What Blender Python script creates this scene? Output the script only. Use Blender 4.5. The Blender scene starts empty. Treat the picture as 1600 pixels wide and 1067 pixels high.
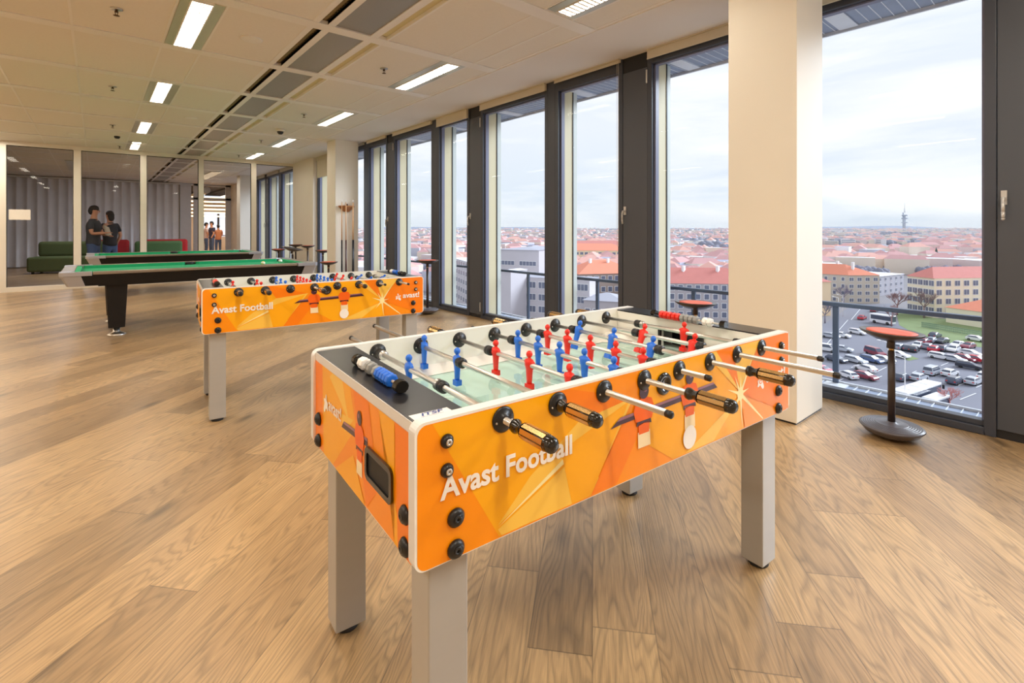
import bpy, bmesh, math, random
from math import sin, cos, pi, radians as RAD, atan2, hypot
from mathutils import Vector, Matrix
random.seed(7)
SC = bpy.context.scene
COL = SC.collection

# ------------------------------------------------------------------ camera, light, exposure
CAM_H = 1.335
FPX, HY = 775.0, 358.0
HEAD = math.atan2(650, 775)
cam_d = bpy.data.cameras.new('camera')
cam_d.sensor_width = 36
cam_d.lens = 36 * FPX / 1600
cam_d.shift_y = -(533.5 - HY) / 1600
cam_d.clip_start = 0.05
cam_d.clip_end = 20000
cam = bpy.data.objects.new('camera', cam_d)
COL.objects.link(cam)
cam.location = (0, 0, CAM_H)
cam.rotation_euler = (pi / 2, 0, -HEAD)
SC.camera = cam
SC.view_settings.view_transform = 'Standard'
SC.view_settings.look = 'None'
SC.view_settings.gamma = 1
SC.view_settings.use_curve_mapping = False
SC.view_settings.exposure = 0.0
SC.cycles.max_bounces = 10
SC.cycles.diffuse_bounces = 5
SC.cycles.glossy_bounces = 4
SC.cycles.transparent_max_bounces = 16
SC.cycles.sample_clamp_indirect = 6
SC.cycles.caustics_reflective = False
SC.cycles.caustics_refractive = False

WORLD_K = 1.0       # brightness of the overcast sky
SUN_K = 4.6         # soft brighter patch of the overcast, high on the window side
LAMP_K = 0.70        # ceiling luminaires

world = bpy.data.worlds.new('overcast_sky')
SC.world = world
world.use_nodes = True
wn = world.node_tree.nodes
wl = world.node_tree.links
wn.clear()
w_out = wn.new('ShaderNodeOutputWorld')
w_bg = wn.new('ShaderNodeBackground')
w_tc = wn.new('ShaderNodeTexCoord')
w_sep = wn.new('ShaderNodeSeparateXYZ')
w_grad = wn.new('ShaderNodeValToRGB')
wl.new(w_tc.outputs['Generated'], w_sep.inputs[0])
wl.new(w_sep.outputs['Z'], w_grad.inputs[0])
els = w_grad.color_ramp.elements
els[0].position = 0.0; els[0].color = (0.76, 0.85, 0.96, 1)
els[1].position = 1.0; els[1].color = (0.80, 0.90, 1.08, 1)
e = els.new(0.06); e.color = (0.80, 0.89, 1.0, 1)
e = els.new(0.2); e.color = (0.90, 0.95, 1.04, 1)
e = els.new(0.45); e.color = (0.82, 0.91, 1.06, 1)
w_map = wn.new('ShaderNodeMapping')
w_map.inputs['Scale'].default_value = (1.3, 1.3, 8.0)
w_noise = wn.new('ShaderNodeTexNoise')
w_noise.inputs['Scale'].default_value = 1.7
w_noise.inputs['Detail'].default_value = 7
w_noise.inputs['Roughness'].default_value = 0.55
w_noise.inputs['Distortion'].default_value = 0.4
w_cr = wn.new('ShaderNodeValToRGB')
w_cr.color_ramp.elements[0].position = 0.40; w_cr.color_ramp.elements[0].color = (0, 0, 0, 1)
w_cr.color_ramp.elements[1].position = 0.66; w_cr.color_ramp.elements[1].color = (1, 1, 1, 1)
w_mix = wn.new('ShaderNodeMix'); w_mix.data_type = 'RGBA'
w_mix.inputs[7].default_value = (1.12, 1.12, 1.12, 1)
wl.new(w_tc.outputs['Generated'], w_map.inputs[0])
wl.new(w_map.outputs[0], w_noise.inputs['Vector'])
wl.new(w_noise.outputs['Fac'], w_cr.inputs[0])
wl.new(w_cr.outputs[0], w_mix.inputs[0])
wl.new(w_grad.outputs[0], w_mix.inputs[6])
wl.new(w_mix.outputs[2], w_bg.inputs['Color'])
w_bg.inputs['Strength'].default_value = WORLD_K
wl.new(w_bg.outputs[0], w_out.inputs['Surface'])

sun_d = bpy.data.lights.new('sun', 'SUN')
sun_d.energy = SUN_K
sun_d.angle = RAD(32)
sun_d.color = (0.80, 0.89, 1.0)
sun = bpy.data.objects.new('sun', sun_d)
COL.objects.link(sun)
# shines from the window side, about 31 degrees high
sun.rotation_euler = Vector((-cos(RAD(31)), 0.42, -sin(RAD(31)))).to_track_quat('-Z', 'Y').to_euler()


def lamp_area(x, y, z, sx, sy, watts, color=(1.0, 0.92, 0.78)):
    ld = bpy.data.lights.new('luminaire_light', 'AREA')
    ld.shape = 'RECTANGLE'
    ld.size = sx
    ld.size_y = sy
    ld.energy = watts * LAMP_K
    ld.color = color
    lo = bpy.data.objects.new('luminaire_light', ld)
    lo.location = (x, y, z)
    COL.objects.link(lo)
    return lo


# ------------------------------------------------------------------ materials
def lin(c):
    return tuple(((v / 255) / 12.92 if v / 255 <= 0.04045 else ((v / 255 + 0.055) / 1.055) ** 2.4) for v in c) + (1,)


_mats = {}


def mat(name, col, rough=0.5, metal=0.0, var=0.06, scale=6.0, bump=0.0, bscale=60.0, emit=None, ek=0.0, spec=0.5, coat=0.0, stretch=None):
    """principled material with a gentle procedural variation of its colour"""
    if name in _mats:
        return _mats[name]
    m = bpy.data.materials.new(name)
    m.use_nodes = True
    n, l = m.node_tree.nodes, m.node_tree.links
    b = n['Principled BSDF']
    if len(col) == 3:
        col = tuple(col) + (1,)
    b.inputs['Roughness'].default_value = rough
    b.inputs['Metallic'].default_value = metal
    b.inputs['Specular IOR Level'].default_value = spec
    b.inputs['Coat Weight'].default_value = coat
    tc = n.new('ShaderNodeTexCoord')
    src = tc.outputs['Object']
    if stretch:
        mp = n.new('ShaderNodeMapping')
        mp.inputs['Scale'].default_value = stretch
        l.new(src, mp.inputs[0]); src = mp.outputs[0]
    no = n.new('ShaderNodeTexNoise')
    no.inputs['Scale'].default_value = scale
    no.inputs['Detail'].default_value = 4
    l.new(src, no.inputs['Vector'])
    mx = n.new('ShaderNodeMix'); mx.data_type = 'RGBA'
    mx.inputs[6].default_value = tuple(max(0, c * (1 - var)) for c in col[:3]) + (1,)
    mx.inputs[7].default_value = tuple(min(1, c * (1 + var)) for c in col[:3]) + (1,)
    l.new(no.outputs['Fac'], mx.inputs[0])
    l.new(mx.outputs[2], b.inputs['Base Color'])
    if bump:
        nb = n.new('ShaderNodeTexNoise')
        nb.inputs['Scale'].default_value = bscale
        nb.inputs['Detail'].default_value = 3
        l.new(src, nb.inputs['Vector'])
        bp = n.new('ShaderNodeBump')
        bp.inputs['Strength'].default_value = bump
        bp.inputs['Distance'].default_value = 0.002
        l.new(nb.outputs['Fac'], bp.inputs['Height'])
        l.new(bp.outputs[0], b.inputs['Normal'])
    if emit:
        b.inputs['Emission Color'].default_value = tuple(emit[:3]) + (1,)
        b.inputs['Emission Strength'].default_value = ek
    _mats[name] = m
    return m


def glass_mat(name, tint=(1, 1, 1), base=0.04, gain=0.55, rough=0.0):
    if name in _mats:
        return _mats[name]
    m = bpy.data.materials.new(name)
    m.use_nodes = True
    n, l = m.node_tree.nodes, m.node_tree.links
    n.clear()
    o = n.new('ShaderNodeOutputMaterial')
    tr = n.new('ShaderNodeBsdfTransparent'); tr.inputs[0].default_value = tuple(tint) + (1,)
    gl = n.new('ShaderNodeBsdfGlossy'); gl.inputs['Roughness'].default_value = rough
    lw = n.new('ShaderNodeLayerWeight'); lw.inputs['Blend'].default_value = 0.5
    pw = n.new('ShaderNodeMath'); pw.operation = 'POWER'; pw.inputs[1].default_value = 4.0
    ml = n.new('ShaderNodeMath'); ml.operation = 'MULTIPLY_ADD'
    ml.inputs[1].default_value = gain; ml.inputs[2].default_value = base
    mx = n.new('ShaderNodeMixShader')
    l.new(lw.outputs['Facing'], pw.inputs[0]); l.new(pw.outputs[0], ml.inputs[0])
    l.new(ml.outputs[0], mx.inputs[0]); l.new(tr.outputs[0], mx.inputs[1]); l.new(gl.outputs[0], mx.inputs[2])
    l.new(mx.outputs[0], o.inputs['Surface'])
    _mats[name] = m
    return m


M_white = mat('white_paint', lin((236, 228, 214)), 0.55, var=0.02, bump=0.03, bscale=200)
M_pillar = mat('pillar_plaster', lin((236, 230, 218)), 0.6, var=0.025, scale=2.5, bump=0.12, bscale=90)
M_soffit = mat('ceiling_plaster', lin((236, 233, 230)), 0.7, var=0.02, scale=1.5)
M_tile = mat('ceiling_tile', lin((238, 235, 228)), 0.85, var=0.03, scale=40, bump=0.2, bscale=350)
M_grid = mat('ceiling_grid_metal', lin((244, 242, 238)), 0.35, var=0.02)
M_chill = mat('perforated_metal', lin((170, 166, 158)), 0.38, metal=0.75, var=0.12, scale=120)
M_darkslot = mat('dark_void', lin((58, 50, 40)), 0.8)
M_duct = mat('ribbed_duct', lin((150, 132, 100)), 0.5)
M_strip = mat('pale_recess', lin((222, 214, 178)), 0.6)
M_reflector = mat('luminaire_reflector', lin((214, 214, 200)), 0.28, metal=0.5)
M_louvre = mat('luminaire_louvre', lin((255, 245, 230)), 0.3, emit=(1.0, 0.90, 0.74), ek=2.6)
M_black = mat('black_plastic', (0.012, 0.012, 0.013), 0.32)
M_blackgloss = mat('gloss_black_plastic', (0.008, 0.007, 0.006), 0.12, spec=0.8)
M_rubber = mat('black_rubber', (0.015, 0.015, 0.016), 0.6)
M_chrome = mat('chrome_steel', (0.70, 0.67, 0.63), 0.30, metal=1.0, var=0.0)
M_steel = mat('brushed_steel', (0.55, 0.54, 0.52), 0.3, metal=1.0, stretch=(1, 1, 8))
M_silver = mat('silver_plastic', lin((200, 198, 196)), 0.3, metal=0.4)
M_frame = mat('anthracite_window_frame', lin((61, 65, 76)), 0.42, var=0.04)
M_panel = mat('anthracite_vent_panel', lin((71, 75, 84)), 0.45, var=0.03)
M_frameblk = mat('black_gasket', (0.012, 0.012, 0.014), 0.5)
M_blind = mat('beige_blind_fabric', lin((214, 206, 188)), 0.8, var=0.03, scale=80)
M_glass = glass_mat('window_glass', (0.97, 0.985, 0.985), 0.008, 0.25)
M_glassp = glass_mat('partition_glass', (0.84, 0.84, 0.86), 0.012, 0.30)
M_pglass = glass_mat('playfield_glass', (0.93, 1.0, 0.98), 0.10, 0.5)


# ------------------------------------------------------------------ mesh helpers
class MB:
    def __init__(s, o=(0, 0, 0)):
        s.v = []; s.f = []; s.m = []; s.sm = []; s.o = o; s.T = None

    def add(s, vs, fs, mi=0, smooth=False):
        b = len(s.v)
        for p in vs:
            p = Vector(p)
            if s.T is not None:
                p = s.T @ p
            s.v.append((p[0] + s.o[0], p[1] + s.o[1], p[2] + s.o[2]))
        for f in fs:
            s.f.append(tuple(b + i for i in f)); s.m.append(mi); s.sm.append(smooth)
        return s

    def box(s, x0, x1, y0, y1, z0, z1, mi=0):
        vs = [(x, y, z) for z in (z0, z1) for y in (y0, y1) for x in (x0, x1)]
        return s.add(vs, [(0, 2, 3, 1), (4, 5, 7, 6), (0, 1, 5, 4), (2, 6, 7, 3), (0, 4, 6, 2), (1, 3, 7, 5)], mi)

    def poly(s, pts, mi=0):
        return s.add(pts, [tuple(range(len(pts)))], mi)

    def prism(s, pts, lo, hi, axis='y', mi=0, smooth=False, side_mi=None):
        """extrude 2-D outline; axis y: pts are (x,z); z: (x,y); x: (y,z)"""
        n = len(pts)
        def P(p, h):
            return (p[0], h, p[1]) if axis == 'y' else ((p[0], p[1], h) if axis == 'z' else (h, p[0], p[1]))
        vs = [P(p, lo) for p in pts] + [P(p, hi) for p in pts]
        s.add(vs, [tuple(range(n)), tuple(range(2 * n - 1, n - 1, -1))], mi)
        vs2 = vs
        return s.add(vs2, [(i, (i + 1) % n, n + (i + 1) % n, n + i) for i in range(n)], mi if side_mi is None else side_mi, smooth)

    def tube(s, p0, p1, r0, r1=None, n=12, mi=0, caps=True, smooth=True):
        r1 = r0 if r1 is None else r1
        p0, p1 = Vector(p0), Vector(p1)
        d = (p1 - p0).normalized()
        a = d.orthogonal().normalized(); b = d.cross(a)
        vs = []
        for p, r in ((p0, r0), (p1, r1)):
            for i in range(n):
                t = 2 * pi * i / n
                vs.append(p + a * (r * cos(t)) + b * (r * sin(t)))
        s.add(vs, [(i, (i + 1) % n, n + (i + 1) % n, n + i) for i in range(n)], mi, smooth)
        if caps:
            s.add(vs[:n], [tuple(range(n - 1, -1, -1))], mi); s.add(vs[n:], [tuple(range(n))], mi)
        return s

    def lathe(s, prof, c=(0, 0, 0), n=24, mi=0, ax=None, smooth=True, flat=0.0):
        """profile of (radius, height) turned about an axis through c"""
        c = Vector(c)
        d = Vector(ax or (0, 0, 1)).normalized()
        a = d.orthogonal().normalized(); b = d.cross(a)
        if ax is None:
            a, b = Vector((1, 0, 0)), Vector((0, 1, 0))
        vs = []
        for r, hgt in prof:
            for i in range(n):
                t = 2 * pi * i / n
                vs.append(c + d * hgt + a * (r * cos(t)) + b * (r * sin(t)))
        fs = []
        for k in range(len(prof) - 1):
            for i in range(n):
                fs.append((k * n + i, k * n + (i + 1) % n, (k + 1) * n + (i + 1) % n, (k + 1) * n + i))
        s.add(vs, fs, mi, smooth)
        if prof[0][0] > 1e-4: s.add(vs[:n], [tuple(range(n - 1, -1, -1))], mi)
        if prof[-1][0] > 1e-4: s.add(vs[-n:], [tuple(range(n))], mi)
        return s

    def ball(s, c, r, n=12, mi=0, sc=(1, 1, 1)):
        vs = []; k = max(4, n // 2)
        for j in range(k + 1):
            ph = pi * j / k
            for i in range(n):
                t = 2 * pi * i / n
                vs.append((c[0] + r * sc[0] * sin(ph) * cos(t), c[1] + r * sc[1] * sin(ph) * sin(t), c[2] - r * sc[2] * cos(ph)))
        fs = [(j * n + i, j * n + (i + 1) % n, (j + 1) * n + (i + 1) % n, (j + 1) * n + i) for j in range(k) for i in range(n)]
        return s.add(vs, fs, mi, True)

    def rings(s, secs, n=12, mi=0, smooth=True):
        """stack of elliptical sections (cx, cy, z, rx, ry)"""
        vs = []
        for cx, cy, z, rx, ry in secs:
            for i in range(n):
                t = 2 * pi * i / n
                vs.append((cx + rx * cos(t), cy + ry * sin(t), z))
        fs = [(k * n + i, k * n + (i + 1) % n, (k + 1) * n + (i + 1) % n, (k + 1) * n + i) for k in range(len(secs) - 1) for i in range(n)]
        s.add(vs, fs, mi, smooth)
        s.add(vs[:n], [tuple(range(n - 1, -1, -1))], mi); s.add(vs[-n:], [tuple(range(n))], mi)
        return s

    def build(s, name, mats, parent=None, loc=None, rz=0, bevel=0, seg=2, fix=True):
        me = bpy.data.meshes.new(name)
        me.from_pydata(s.v, [], s.f)
        if not isinstance(mats, (list, tuple)):
            mats = [mats]
        for m in mats:
            me.materials.append(m)
        me.polygons.foreach_set('material_index', s.m)
        me.polygons.foreach_set('use_smooth', s.sm)
        me.update()
        if fix:
            bm = bmesh.new(); bm.from_mesh(me)
            bmesh.ops.remove_doubles(bm, verts=bm.verts, dist=1e-6)
            bmesh.ops.recalc_face_normals(bm, faces=bm.faces)
            bm.to_mesh(me); bm.free()
        ob = bpy.data.objects.new(name, me)
        COL.objects.link(ob)
        if parent is not None: ob.parent = parent
        if loc is not None: ob.location = loc
        ob.rotation_euler = (0, 0, rz)
        if bevel:
            md = ob.modifiers.new('edges', 'BEVEL')
            md.width = bevel; md.segments = seg; md.limit_method = 'ANGLE'; md.angle_limit = RAD(40)
        return ob


def empty(name, loc=(0, 0, 0), rz=0):
    o = bpy.data.objects.new(name, None)
    o.empty_display_size = 0.1
    COL.objects.link(o); o.location = loc; o.rotation_euler = (0, 0, rz)
    return o


def tag(o, label, cat, group=None, kind=None):
    o['label'] = label; o['category'] = cat
    if group: o['group'] = group
    if kind: o['kind'] = kind
    return o


def struct(o):
    o['kind'] = 'structure'
    return o


def copy_tree(o, parent=None):
    c = o.copy(); COL.objects.link(c)
    if parent is not None: c.parent = parent
    for ch in list(o.children):
        copy_tree(ch, c)
    return c


def ray(px, py):
    l = (px - 800) / FPX
    return (sin(HEAD) + l * cos(HEAD), cos(HEAD) - l * sin(HEAD), -(py - HY) / FPX)


def at_z(px, py, z):
    """ground point seen at a pixel of the photograph"""
    d = ray(px, py); k = (z - CAM_H) / d[2]
    return Vector((d[0] * k, d[1] * k, z))


def at_d(px, py, depth):
    d = ray(px, py)
    return Vector((d[0] * depth, d[1] * depth, CAM_H + d[2] * depth))


def text_mesh(txt, size, mat_, name, parent=None, extrude=0.0006, offset=0.0, shear=0.0, xs=1.0, align='LEFT'):
    cu = bpy.data.curves.new('tmp_text', 'FONT')
    cu.body = txt; cu.size = size; cu.extrude = extrude; cu.offset = offset; cu.shear = shear
    cu.align_x = align; cu.resolution_u = 3
    to = bpy.data.objects.new('tmp_text', cu)
    COL.objects.link(to)
    bpy.context.view_layer.update()
    dg = bpy.context.evaluated_depsgraph_get()
    me = bpy.data.meshes.new_from_object(to.evaluated_get(dg))
    bpy.data.objects.remove(to); bpy.data.curves.remove(cu)
    me.name = name
    me.materials.clear(); me.materials.append(mat_)
    if xs != 1.0:
        me.transform(Matrix.Diagonal((xs, 1, 1, 1)))
    ob = bpy.data.objects.new(name, me)
    COL.objects.link(ob)
    if parent is not None: ob.parent = parent
    return ob


# ------------------------------------------------------------------ room dimensions
CZ = 3.206          # ceiling
WX = 4.41           # inner plane of the window wall
PY = 14.9           # glass partition
P2Y = 24.0          # far partition of the lounge
XL, YB = -7.0, -3.6 # left wall and rear wall, outside the picture


# ------------------------------------------------------------------ floor
def floor_material():
    m = bpy.data.materials.new('oak_plank_floor')
    m.use_nodes = True
    n, l = m.node_tree.nodes, m.node_tree.links
    b = n['Principled BSDF']
    def N(t, **k):
        x = n.new(t)
        for a, v in k.items(): setattr(x, a, v)
        return x
    def MA(op, a, c=None, c2=None):
        x = N('ShaderNodeMath', operation=op)
        for i, v in enumerate((a, c, c2)):
            if v is None: continue
            if isinstance(v, (int, float)): x.inputs[i].default_value = v
            else: l.new(v, x.inputs[i])
        return x.outputs[0]
    tc = N('ShaderNodeTexCoord')
    mp = N('ShaderNodeMapping')
    mp.inputs['Rotation'].default_value = (0, 0, -(pi / 2 - RAD(49.2)))
    l.new(tc.outputs['Object'], mp.inputs[0])
    sp = N('ShaderNodeSeparateXYZ'); l.new(mp.outputs[0], sp.inputs[0])
    U, V = sp.outputs['X'], sp.outputs['Y']
    PW, PL = 0.205, 2.1
    vr = MA('DIVIDE', V, PW)
    row = MA('FLOOR', vr)
    wn1 = N('ShaderNodeTexWhiteNoise', noise_dimensions='1D'); l.new(row, wn1.inputs['W'])
    uo = MA('ADD', MA('DIVIDE', U, PL), MA('MULTIPLY', wn1.outputs['Value'], 7.3))
    colm = MA('FLOOR', uo)
    cmb = N('ShaderNodeCombineXYZ'); l.new(row, cmb.inputs[0]); l.new(colm, cmb.inputs[1])
    wn2 = N('ShaderNodeTexWhiteNoise', noise_dimensions='3D'); l.new(cmb.outputs[0], wn2.inputs['Vector'])
    sc = N('ShaderNodeSeparateColor'); l.new(wn2.outputs['Color'], sc.inputs[0])
    # grain coordinates, shifted for each plank
    gx = MA('MULTIPLY_ADD', U, 1.0, MA('MULTIPLY', sc.outputs[0], 37.0))
    gy = MA('MULTIPLY_ADD', V, 1.0, MA('MULTIPLY', sc.outputs[1], 41.0))
    g = N('ShaderNodeCombineXYZ'); l.new(gx, g.inputs[0]); l.new(gy, g.inputs[1])
    def mapped(scl):
        q = N('ShaderNodeMapping'); q.inputs['Scale'].default_value = scl
        l.new(g.outputs[0], q.inputs[0]); return q.outputs[0]
    def noise(vec, s, d=4, r=0.5, dist=0.0):
        q = N('ShaderNodeTexNoise'); q.inputs['Scale'].default_value = s; q.inputs['Detail'].default_value = d
        q.inputs['Roughness'].default_value = r; q.inputs['Distortion'].default_value = dist
        l.new(vec, q.inputs['Vector']); return q.outputs['Fac']
    # growth-ring contours of a low frequency field give cathedral grain
    field = noise(mapped((0.55, 4.2, 1)), 1.0, 3, 0.45, 0.35)
    rings = MA('MULTIPLY', field, 34.0)
    ringf = MA('FRACT', rings)
    ramp = N('ShaderNodeValToRGB')
    rr = ramp.color_ramp
    rr.elements[0].position = 0.0; rr.elements[0].color = (0.25, 0.25, 0.25, 1)
    rr.elements[1].position = 1.0; rr.elements[1].color = (0.35, 0.35, 0.35, 1)
    q = rr.elements.new(0.22); q.color = (0.9, 0.9, 0.9, 1)
    q = rr.elements.new(0.6); q.color = (1, 1, 1, 1)
    l.new(ringf, ramp.inputs[0])
    fine = noise(mapped((5, 120, 1)), 1.0, 3, 0.6)
    pores = noise(mapped((14, 300, 1)), 1.0, 2, 0.5)
    broad = noise(mapped((0.8, 5, 1)), 1.0, 3, 0.5)
    # knots
    vo = N('ShaderNodeTexVoronoi'); vo.inputs['Scale'].default_value = 1.0
    vo.inputs['Randomness'].default_value = 1.0
    l.new(mapped((1.1, 3.4, 1)), vo.inputs['Vector'])
    kn = N('ShaderNodeMapRange'); kn.inputs['From Min'].default_value = 0.03; kn.inputs['From Max'].default_value = 0.16
    l.new(vo.outputs['Distance'], kn.inputs['Value'])
    tone = N('ShaderNodeValToRGB')
    t = tone.color_ramp
    t.elements[0].position = 0.0; t.elements[0].color = lin((130, 103, 72))
    t.elements[1].position = 1.0; t.elements[1].color = lin((204, 168, 120))
    q = t.elements.new(0.5); q.color = lin((174, 140, 98))
    mixv = MA('ADD', MA('MULTIPLY', sc.outputs[2], 0.55), MA('MULTIPLY', broad, 0.5))
    l.new(mixv, tone.inputs[0])
    ringmix = MA('ADD', MA('MULTIPLY', ramp.outputs[0], 0.50), 0.54)
    finemix = MA('ADD', MA('MULTIPLY', fine, 0.8), 0.60)
    poremix = MA('ADD', MA('MULTIPLY', pores, 0.5), 0.76)
    knm = MA('ADD', MA('MULTIPLY', kn.outputs[0], 0.62), 0.38)
    k1 = MA('MULTIPLY', MA('MULTIPLY', ringmix, finemix), MA('MULTIPLY', poremix, knm))
    # joints
    fv = MA('FRACT', vr); fu = MA('FRACT', uo)
    ev = MA('MINIMUM', fv, MA('SUBTRACT', 1.0, fv))
    eu = MA('MINIMUM', fu, MA('SUBTRACT', 1.0, fu))
    jv = MA('GREATER_THAN', ev, 0.009)
    ju = MA('GREATER_THAN', eu, 0.0011)
    j = MA('MULTIPLY', jv, ju)
    jm = MA('ADD', MA('MULTIPLY', j, 0.45), 0.55)
    tot = MA('MULTIPLY', k1, jm)
    mul = N('ShaderNodeVectorMath', operation='SCALE')
    l.new(tone.outputs[0], mul.inputs[0]); l.new(tot, mul.inputs['Scale'])
    l.new(mul.outputs[0], b.inputs['Base Color'])
    rg = MA('ADD', MA('MULTIPLY', fine, 0.16), 0.30)
    l.new(rg, b.inputs['Roughness'])
    b.inputs['Specular IOR Level'].default_value = 1.0
    b.inputs['Coat Weight'].default_value = 0.22
    b.inputs['Coat Roughness'].default_value = 0.28
    bp = N('ShaderNodeBump'); bp.inputs['Strength'].default_value = 0.25; bp.inputs['Distance'].default_value = 0.003
    l.new(MA('MULTIPLY', k1, j), bp.inputs['Height'])
    l.new(bp.outputs[0], b.inputs['Normal'])
    return m


M_floor = floor_material()
fl = MB()
fl.box(XL - 0.3, WX + 0.02, YB - 0.3, 34.0, -0.25, 0.0)
struct(fl.build('floor', M_floor))

# ------------------------------------------------------------------ ceiling
BANDS = [3.13 + 1.5 * k for k in range(-5, 15)]      # cross bands, 0.15 wide
LIGHT_MODS = [-1.37, 1.63, 4.63, 7.63, 10.63, 13.13, 16.63, 19.63]
def ceiling():
    tiles, grid, voids, chill, strip, duct = MB(), MB(), MB(), MB(), MB(), MB()
    zt, zg = CZ, CZ - 0.008
    H = 0.05
    y0, y1 = YB, P2Y
    # longitudinal columns of tiles; LC = light columns
    cols = []
    x = -0.17
    edges = [(2.93, 3.26), (3.28, 3.565), (2.225, 2.915), (0.86, 1.49), (0.52, 0.84), (-0.16, 0.50), (-0.84, -0.18),
             (-1.52, -0.86), (-1.86, -1.54), (-2.54, -1.88), (-3.22, -2.56), (-3.9, -3.24), (-4.58, -3.92), (-4.92, -4.6),
             (-5.6, -4.94), (-6.28, -5.62), (-7.0, -6.3)]
    for k in range(len(BANDS) - 1):
        a, c = BANDS[k] + 0.08, BANDS[k + 1] - 0.08
        if a < y0 - 1.5 or c > y1 + 1.5: continue
        for (u0, u1) in edges:
            tiles.box(u0, u1, a, c, zt, zt + 0.03)
        chill.box(1.69, 2.035, a, c, zt + 0.004, zt + 0.03)
        strip.box(2.11, 2.205, a, c, zt + 0.03, zt + 0.05)
    for by in BANDS:
        if by < y0 or by > y1 - 0.1: continue
        grid.box(XL, 3.6, by - 0.075, by + 0.075, zg, zt + 0.03)
    gx = [(1.49, 1.545), (1.625, 1.69), (2.035, 2.11), (2.205, 2.225), (2.915, 2.93), (3.26, 3.28), (3.565, 3.6), (0.84, 0.86), (0.50, 0.52),
          (-0.18, -0.16), (-0.86, -0.84), (-1.54, -1.52), (-1.88, -1.86), (-2.56, -2.54), (-3.24, -3.22), (-3.92, -3.9), (-4.6, -4.58), (-4.94, -4.92), (-5.62, -5.6), (-6.3, -6.28)]
    for (u0, u1) in gx:
        grid.box(u0, u1, y0, y1, zt - 0.004, zt + 0.03)
    # slot recess beside the chilled panels, with a ribbed duct inside
    voids.box(1.53, 1.545, y0, y1, zt + 0.0, zt + 0.16)
    voids.box(1.625, 1.64, y0, y1, zt + 0.0, zt + 0.16)
    voids.box(1.53, 1.64, y0, y1, zt + 0.15, zt + 0.17)
    n = int((y1 - y0) / 0.028)
    prof = []
    for i in range(n):
        prof.append((0.034 if i % 2 else 0.027, y0 + i * 0.028))
    duct.lathe(prof, (1.60, 0, zt + 0.062), 8, 0, ax=(0, 1, 0))
    slab = MB(); slab.box(XL - 0.3, WX + 0.9, YB - 0.3, 34, zt + 0.19, zt + 0.5)
    root = empty('ceiling'); struct(root)
    tiles.build('ceiling_tile_field', M_tile, root)
    grid.build('ceiling_grid', M_grid, root)
    voids.build('slot_void', M_darkslot, root)
    duct.build('ribbed_air_duct', M_duct, root)
    chill.build('perforated_panel', M_chill, root)
    strip.build('pale_strip', M_strip, root)
    slab.build('slab', M_darkslot, root)
    so = MB(); so.box(3.6, WX + 0.02, y0, P2Y, zt - 0.012, zt + 0.05)
    so.build('window_soffit', M_soffit, root)
ceiling()


def luminaire(x0, x1, ya, yb, label, lamp=True, watts=22, fx0=None, fx1=None):
    """recessed louvre luminaire; fx0..fx1 is the fixture tile, x0..x1 the bright louvre"""
    xc, yc = (x0 + x1) / 2, (ya + yb) / 2
    r = empty('ceiling_light', (xc, yc, CZ))
    tag(r, label, 'ceiling light', 'recessed louvre ceiling lights')
    hx, hy = (x1 - x0) / 2, (yb - ya) / 2
    t = MB()
    f0, f1 = fx0 - xc, fx1 - xc
    t.box(f0, -hx - 0.008, -hy - 0.03, hy + 0.03, -0.006, 0.0)
    t.box(hx + 0.008, f1, -hy - 0.03, hy + 0.03, -0.006, 0.0)
    t.build('reflector_tray', M_reflector, r)
    fr = MB()
    for sgn in (-1, 1):
        fr.box(sgn * (hx + 0.004) - 0.005, sgn * (hx + 0.004) + 0.005, -hy, hy, -0.012, -0.001)
        fr.box(-hx - 0.008, hx + 0.008, sgn * hy - 0.005, sgn * hy + 0.005, -0.012, -0.001)
    fr.build('frame', M_grid, r)
    lv = MB()
    n = int(2 * hy / 0.05)
    for i in range(n):
        y = -hy + (i + 0.5) * 2 * hy / n
        lv.box(-hx, hx, y - 0.008, y + 0.008, -0.011, -0.008)
    lv.build('louvre', M_grid, r)
    if lamp:
        lamp_area(xc, yc, CZ - 0.004, 2 * hx, 2 * hy, watts)
    return r


for y, lb in [(1.73, 'bright louvre ceiling light above the window side, cut by the top edge of the picture'),
              (4.74, 'long bright louvre ceiling light nearest the large white pillar, window row'),
              (7.76, 'louvre ceiling light of the window row, between two sprinklers and before the far pillar'),
              (10.76, 'louvre ceiling light of the window row beside the dome camera'),
              (13.3, 'small farthest ceiling light of the window row, just before the glass partition')]:
    luminaire(3.03, 3.18, y, y + 1.27, lb, fx0=2.935, fx1=3.255)
for y, lb in [(4.77, 'large bright louvre ceiling light at the top of the picture, left row'),
              (7.66, 'second louvre ceiling light of the left row, beyond the largest one'),
              (10.72, 'square-looking louvre ceiling light of the left row above the pool tables'),
              (13.3, 'smallest ceiling light of the left row, just before the glass partition')]:
    luminaire(0.60, 0.75, y, y + 1.27, lb, fx0=0.525, fx1=0.835)
# unseen luminaires added to light the room left of and behind the camera
for x in (-1.7, -4.75):
    for y in (-1.3, 1.7, 4.7, 7.7, 10.7, 13.3):
        lamp_area(x, y + 0.6, CZ - 0.03, 0.15, 1.27, 30)
for x in (0.67, 3.1):
    lamp_area(x, -0.7, CZ - 0.03, 0.15, 1.27, 24)
lamp_area(0.67, 2.3, CZ - 0.03, 0.15, 1.27, 24)
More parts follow.
